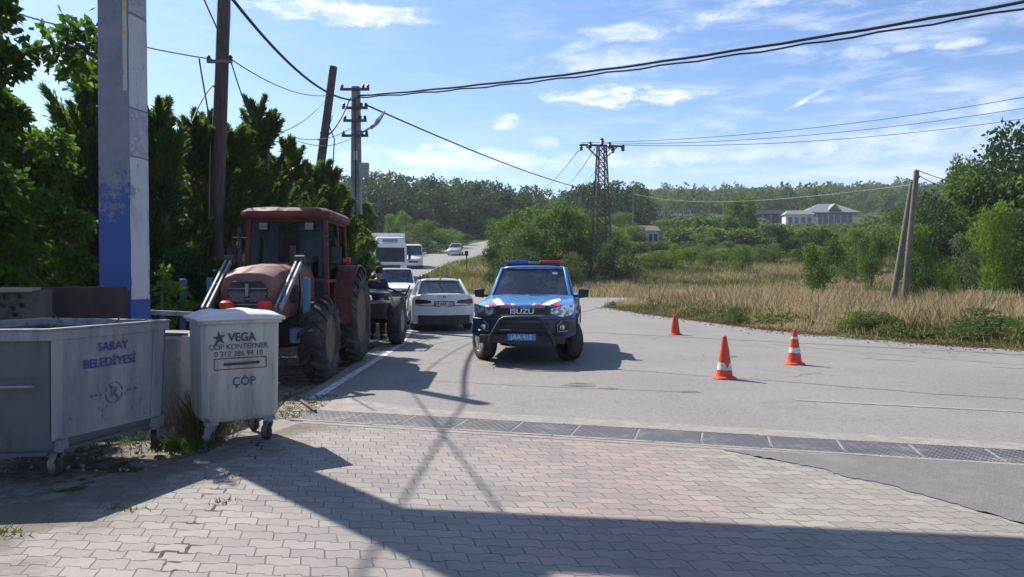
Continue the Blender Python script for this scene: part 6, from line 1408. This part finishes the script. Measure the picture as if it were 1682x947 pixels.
st_ = MB().box((.05,2.1,1.22), (.5,.48,.2)).box((.05,2.36,1.55), (.48,.12,.6)).build('seat', K['vinyl'], tr, bevel=.04)
MB().box((0,1.28,1.50), (.55,.3,.28)).build('dashboard', K['vinyl'], tr, bevel=.03)
mb = MB(); mb.tube([(.19*math.cos(a), 1.52+.12*math.sin(a)*.6, 1.70+.19*math.sin(a)*.6) for a in [2*math.pi*k/16 for k in range(17)]], .014, 6, caps=False); mb.tube([(0,1.35,1.5),(0,1.52,1.70)], .02, 6); mb.build('steering_wheel', K['blackplastic'], tr)
MB().box((.30,2.50,2.02), (.50,.02,.42)).build('curtain', K['curtain'], tr)
MB().tube([(.30,.35,1.76),(.30,.35,2.05)], .045, 8).build('air_cleaner', K['sheet'], tr); MB().tube([(-.52,.55,1.45),(-.60,.55,1.5),(-.60,.55,2.35)], .03, 8).build('exhaust', K['sheet'], tr)
MB().tube([(.55,.6,1.35),(1.25,.5,1.15)], .012, 5).build('control_rod', K['sheet'], tr)

# ------------------------------------------------------------------ farm trailer
ft = thing('farm_trailer', 'small dark two-wheeled farm trailer with pale tube frame behind the tractor', 'trailer', (-3.40,16.0,0), R(-2))
for s in (-1, 1): wheel(ft, s*.74, .75, .53, .30, s, 'grey', tyre='dirtyrubber', rr=.5, spokes=5)
MB().box((0,.75,.80), (1.15,1.5,.34), taper=1.15).build('hopper', K['sheet'], ft, bevel=.02)
MB().tube([(-.7,.75,.53),(.7,.75,.53)], .05, 8).build('axle', K['sheet'], ft)
mb = MB(); mb.tube([(-.75,.05,1.0),(-.45,.05,1.24),(.72,.05,1.18),(.80,.05,.95)], .028, 8); mb.tube([(-.45,.05,1.24),(-.35,.05,1.42),(-.3,.3,1.48)], .03, 8); mb.tube([(-.75,1.4,1.0),(-.45,1.4,1.24),(.72,1.4,1.18),(.80,1.4,.95)], .028, 8)
for x in (-.45,.1,.72): mb.tube([(x,.05,1.22),(x,1.4,1.22)], .02, 6)
mb.tube([(-.2,.04,1.22),(-.5,.04,.75)], .02, 6); mb.tube([(.2,.04,1.2),(-.2,.04,.7)], .02, 6); mb.build('tube_frame', K['loader'], ft)
mb = MB(); mb.tube([(-.25,.3,1.47),(.35,.35,1.42),(1.0,.4,1.12)], .022, 6); mb.tube([(1.0,.4,1.12),(1.1,.4,1.35)], .02, 6); mb.build('hose', K['cable'], ft)
MB().bar((0,0,.6), (-.1,-1.6,.55), .08, .08).build('drawbar', K['sheet'], ft)
# parking stop / dark stand right of the trailer
t_ = MB().box((0,0,.07), (.55,.35,.13), taper=.7).build('wheel_chock', K['rubber'], bevel=.02); t_.location = (-3.25,23.2,0); tag(t_, 'dark wedge lying on the road between the trailer and the white sedan', 'wheel chock')

# ------------------------------------------------------------------ person
ps = thing('person', 'person in a navy shirt and dark trousers standing behind the farm trailer, head bent down', 'person', (-3.30,17.95,0), R(165))
def skin(name, V, E, Rr, m, root=0, sub=2):
    me = bpy.data.meshes.new(name); me.from_pydata(V, E, []); me.materials.append(K[m]); o = bpy.data.objects.new(name, me); C.objects.link(o); o.parent = ps
    md = o.modifiers.new('s', 'SKIN'); 
    for i, r in enumerate(Rr):
        me.skin_vertices[0].data[i].radius = r if isinstance(r, tuple) else (r, r); me.skin_vertices[0].data[i].use_root = (i == root)
    md.use_smooth_shade = True; sb = o.modifiers.new('d', 'SUBSURF'); sb.levels = sb.render_levels = sub
    bpy.context.view_layer.update(); me2 = bpy.data.meshes.new_from_object(o.evaluated_get(bpy.context.evaluated_depsgraph_get())); o.modifiers.clear(); o.data = me2
    me2.materials.clear(); me2.materials.append(K[m]); me2.polygons.foreach_set('use_smooth', [True]*len(me2.polygons)); return o
V = [(0,0,.95),(0,.0,1.15),(0,-.01,1.35),(0,-.03,1.50),(0,-.07,1.60),(0,-.10,1.68),(0,-.11,1.76),
     (.19,0,1.43),(.25,-.03,1.16),(.17,-.24,1.02),(.12,-.33,1.01),(-.19,0,1.43),(-.25,-.03,1.16),(-.17,-.24,1.05),(-.12,-.33,1.04),
     (.10,0,.86),(.12,-.03,.48),(.12,.03,.09),(.12,-.14,.03),(-.10,0,.86),(-.13,.0,.48),(-.14,.05,.09),(-.14,-.12,.03)]
E = [(0,1),(1,2),(2,3),(3,4),(4,5),(5,6),(2,7),(7,8),(8,9),(9,10),(2,11),(11,12),(12,13),(13,14),(0,15),(15,16),(16,17),(17,18),(0,19),(19,20),(20,21),(21,22)]
skin('body', V, E, [(.14,.10),(.13,.09),(.14,.10),.06,(.075,.09),(.078,.095),(.06,.075),.055,.042,.034,.036,.055,.042,.034,.036,.085,.058,.045,.035,.085,.058,.045,.035], 'skin')
skin('shirt', [(0,0,.90),(0,0,1.13),(0,-.01,1.36),(0,-.02,1.46),(.19,0,1.43),(.25,-.03,1.18),(-.19,0,1.43),(-.25,-.03,1.18)], [(0,1),(1,2),(2,3),(2,4),(4,5),(2,6),(6,7)], [(.175,.125),(.165,.12),(.175,.125),(.085,.08),.075,.062,.075,.062], 'shirt')
skin('trousers', [(0,0,.93),(.10,0,.84),(.12,-.03,.48),(.12,.03,.12),(-.10,0,.84),(-.13,0,.48),(-.14,.05,.12)], [(0,1),(1,2),(2,3),(0,4),(4,5),(5,6)], [(.155,.115),.105,.078,.07,.105,.078,.07], 'trousers')
mb = MB(); mb.lathe([(.05,-.11),(.078,-.07),(.086,-.03),(.094,.02),(.092,.05),(.075,.085),(.001,.105)], (0,-.072,1.70), n=16); mb.build('hair', K['hair'], ps, smooth=80)
mb = MB()
for s, y in ((.12,.03),(-.14,.05)): mb.loft([[(s-.045,y+.07,0),(s+.045,y+.07,0),(s+.04,y+.06,.10),(s-.04,y+.06,.10)],[(s-.05,y-.1,0),(s+.05,y-.1,0),(s+.045,y-.06,.08),(s-.045,y-.06,.08)],[(s-.03,y-.22,0),(s+.03,y-.22,0),(s+.025,y-.21,.04),(s-.025,y-.21,.04)]])
mb.build('shoes', K['shoe'], ps, smooth=60)

# ------------------------------------------------------------------ traffic cones
def cone(label, x, y, h, top=True, bands=(), rz=0., flap=False):
    t_ = thing('traffic_cone', label, 'traffic cone', (x, y, 0), rz, 'traffic cones on the road')
    b_ = MB(); n = 24; b_.lathe([(.175,0),(.18,.012),(.17,.03),(.12,.045),(.11,.045)], n=24); b_.build('base', K['orange'], t_)
    r0, r1 = .125, .030 if top else .055
    def rad(z): return r0+(r1-r0)*((z-.04)/(h-.04))
    MB().lathe([(r0,.04),(rad(h*.5),h*.5),(r1,h-.01),(r1*.6,h)], n=24).build('cone_body', K['orange'], t_)
    for z0, z1, m in bands: MB().lathe([(rad(z0)+.003,z0),(rad(z1)+.003,z1)], n=24).build('reflective_band', K[m], t_)
    if flap: MB().add([(.055,-.052,.40),(.075,-.03,.40),(.05,-.03,.50),(.02,-.064,.36)], [(0,1,2),(0,3,1)]).build('torn_band', K['conewhite'], t_, smooth=0)
    return t_
c_ = cone('nearest traffic cone, with a white band torn at the top edge', 3.26, 11.18, .66, bands=((.14,.25,'conewhite'),), flap=True)
# ragged red tongue over the band
MB().loft([[(-.03,-.108,.26),(.05,-.10,.26),(.05,-.104,.262),(-.03,-.112,.262)],[(.0,-.118,.18),(.02,-.115,.18),(.02,-.119,.18),(.0,-.122,.18)]]).build('band_tear', K['orange'], c_)
cone('traffic cone furthest right, with a dirty grey-white band round its middle', 5.02, 12.95, .63, bands=((.21,.30,'conewhite'),(.455,.49,'conewhite')))
c_ = cone('farthest traffic cone, plain orange with a broken-off top', 4.32, 19.3, .53, top=False)
MB().tube([(0,0,.52),(.005,0,.62)], .012, 6).build('broken_tip', K['orange'], c_)

# ------------------------------------------------------------------ haze
HZ = True
if HZ:
    m = bpy.data.materials.new('haze'); m.use_nodes = True; t = m.node_tree; t.nodes.clear(); ou = N(t, 'ShaderNodeOutputMaterial'); pv = N(t, 'ShaderNodeVolumePrincipled')
    pv.inputs['Color'].default_value = (.86,.92,1,1); pv.inputs['Density'].default_value = .00032; pv.inputs['Anisotropy'].default_value = .2; t.links.new(pv.outputs[0], ou.inputs['Volume'])
    hb = MB().box((350, 540, 42), (1720, 1130, 92)).build('haze', m, smooth=0); tag(hb, kind='stuff')
for me in list(bpy.data.meshes):
    if me.users == 0: bpy.data.meshes.remove(me)
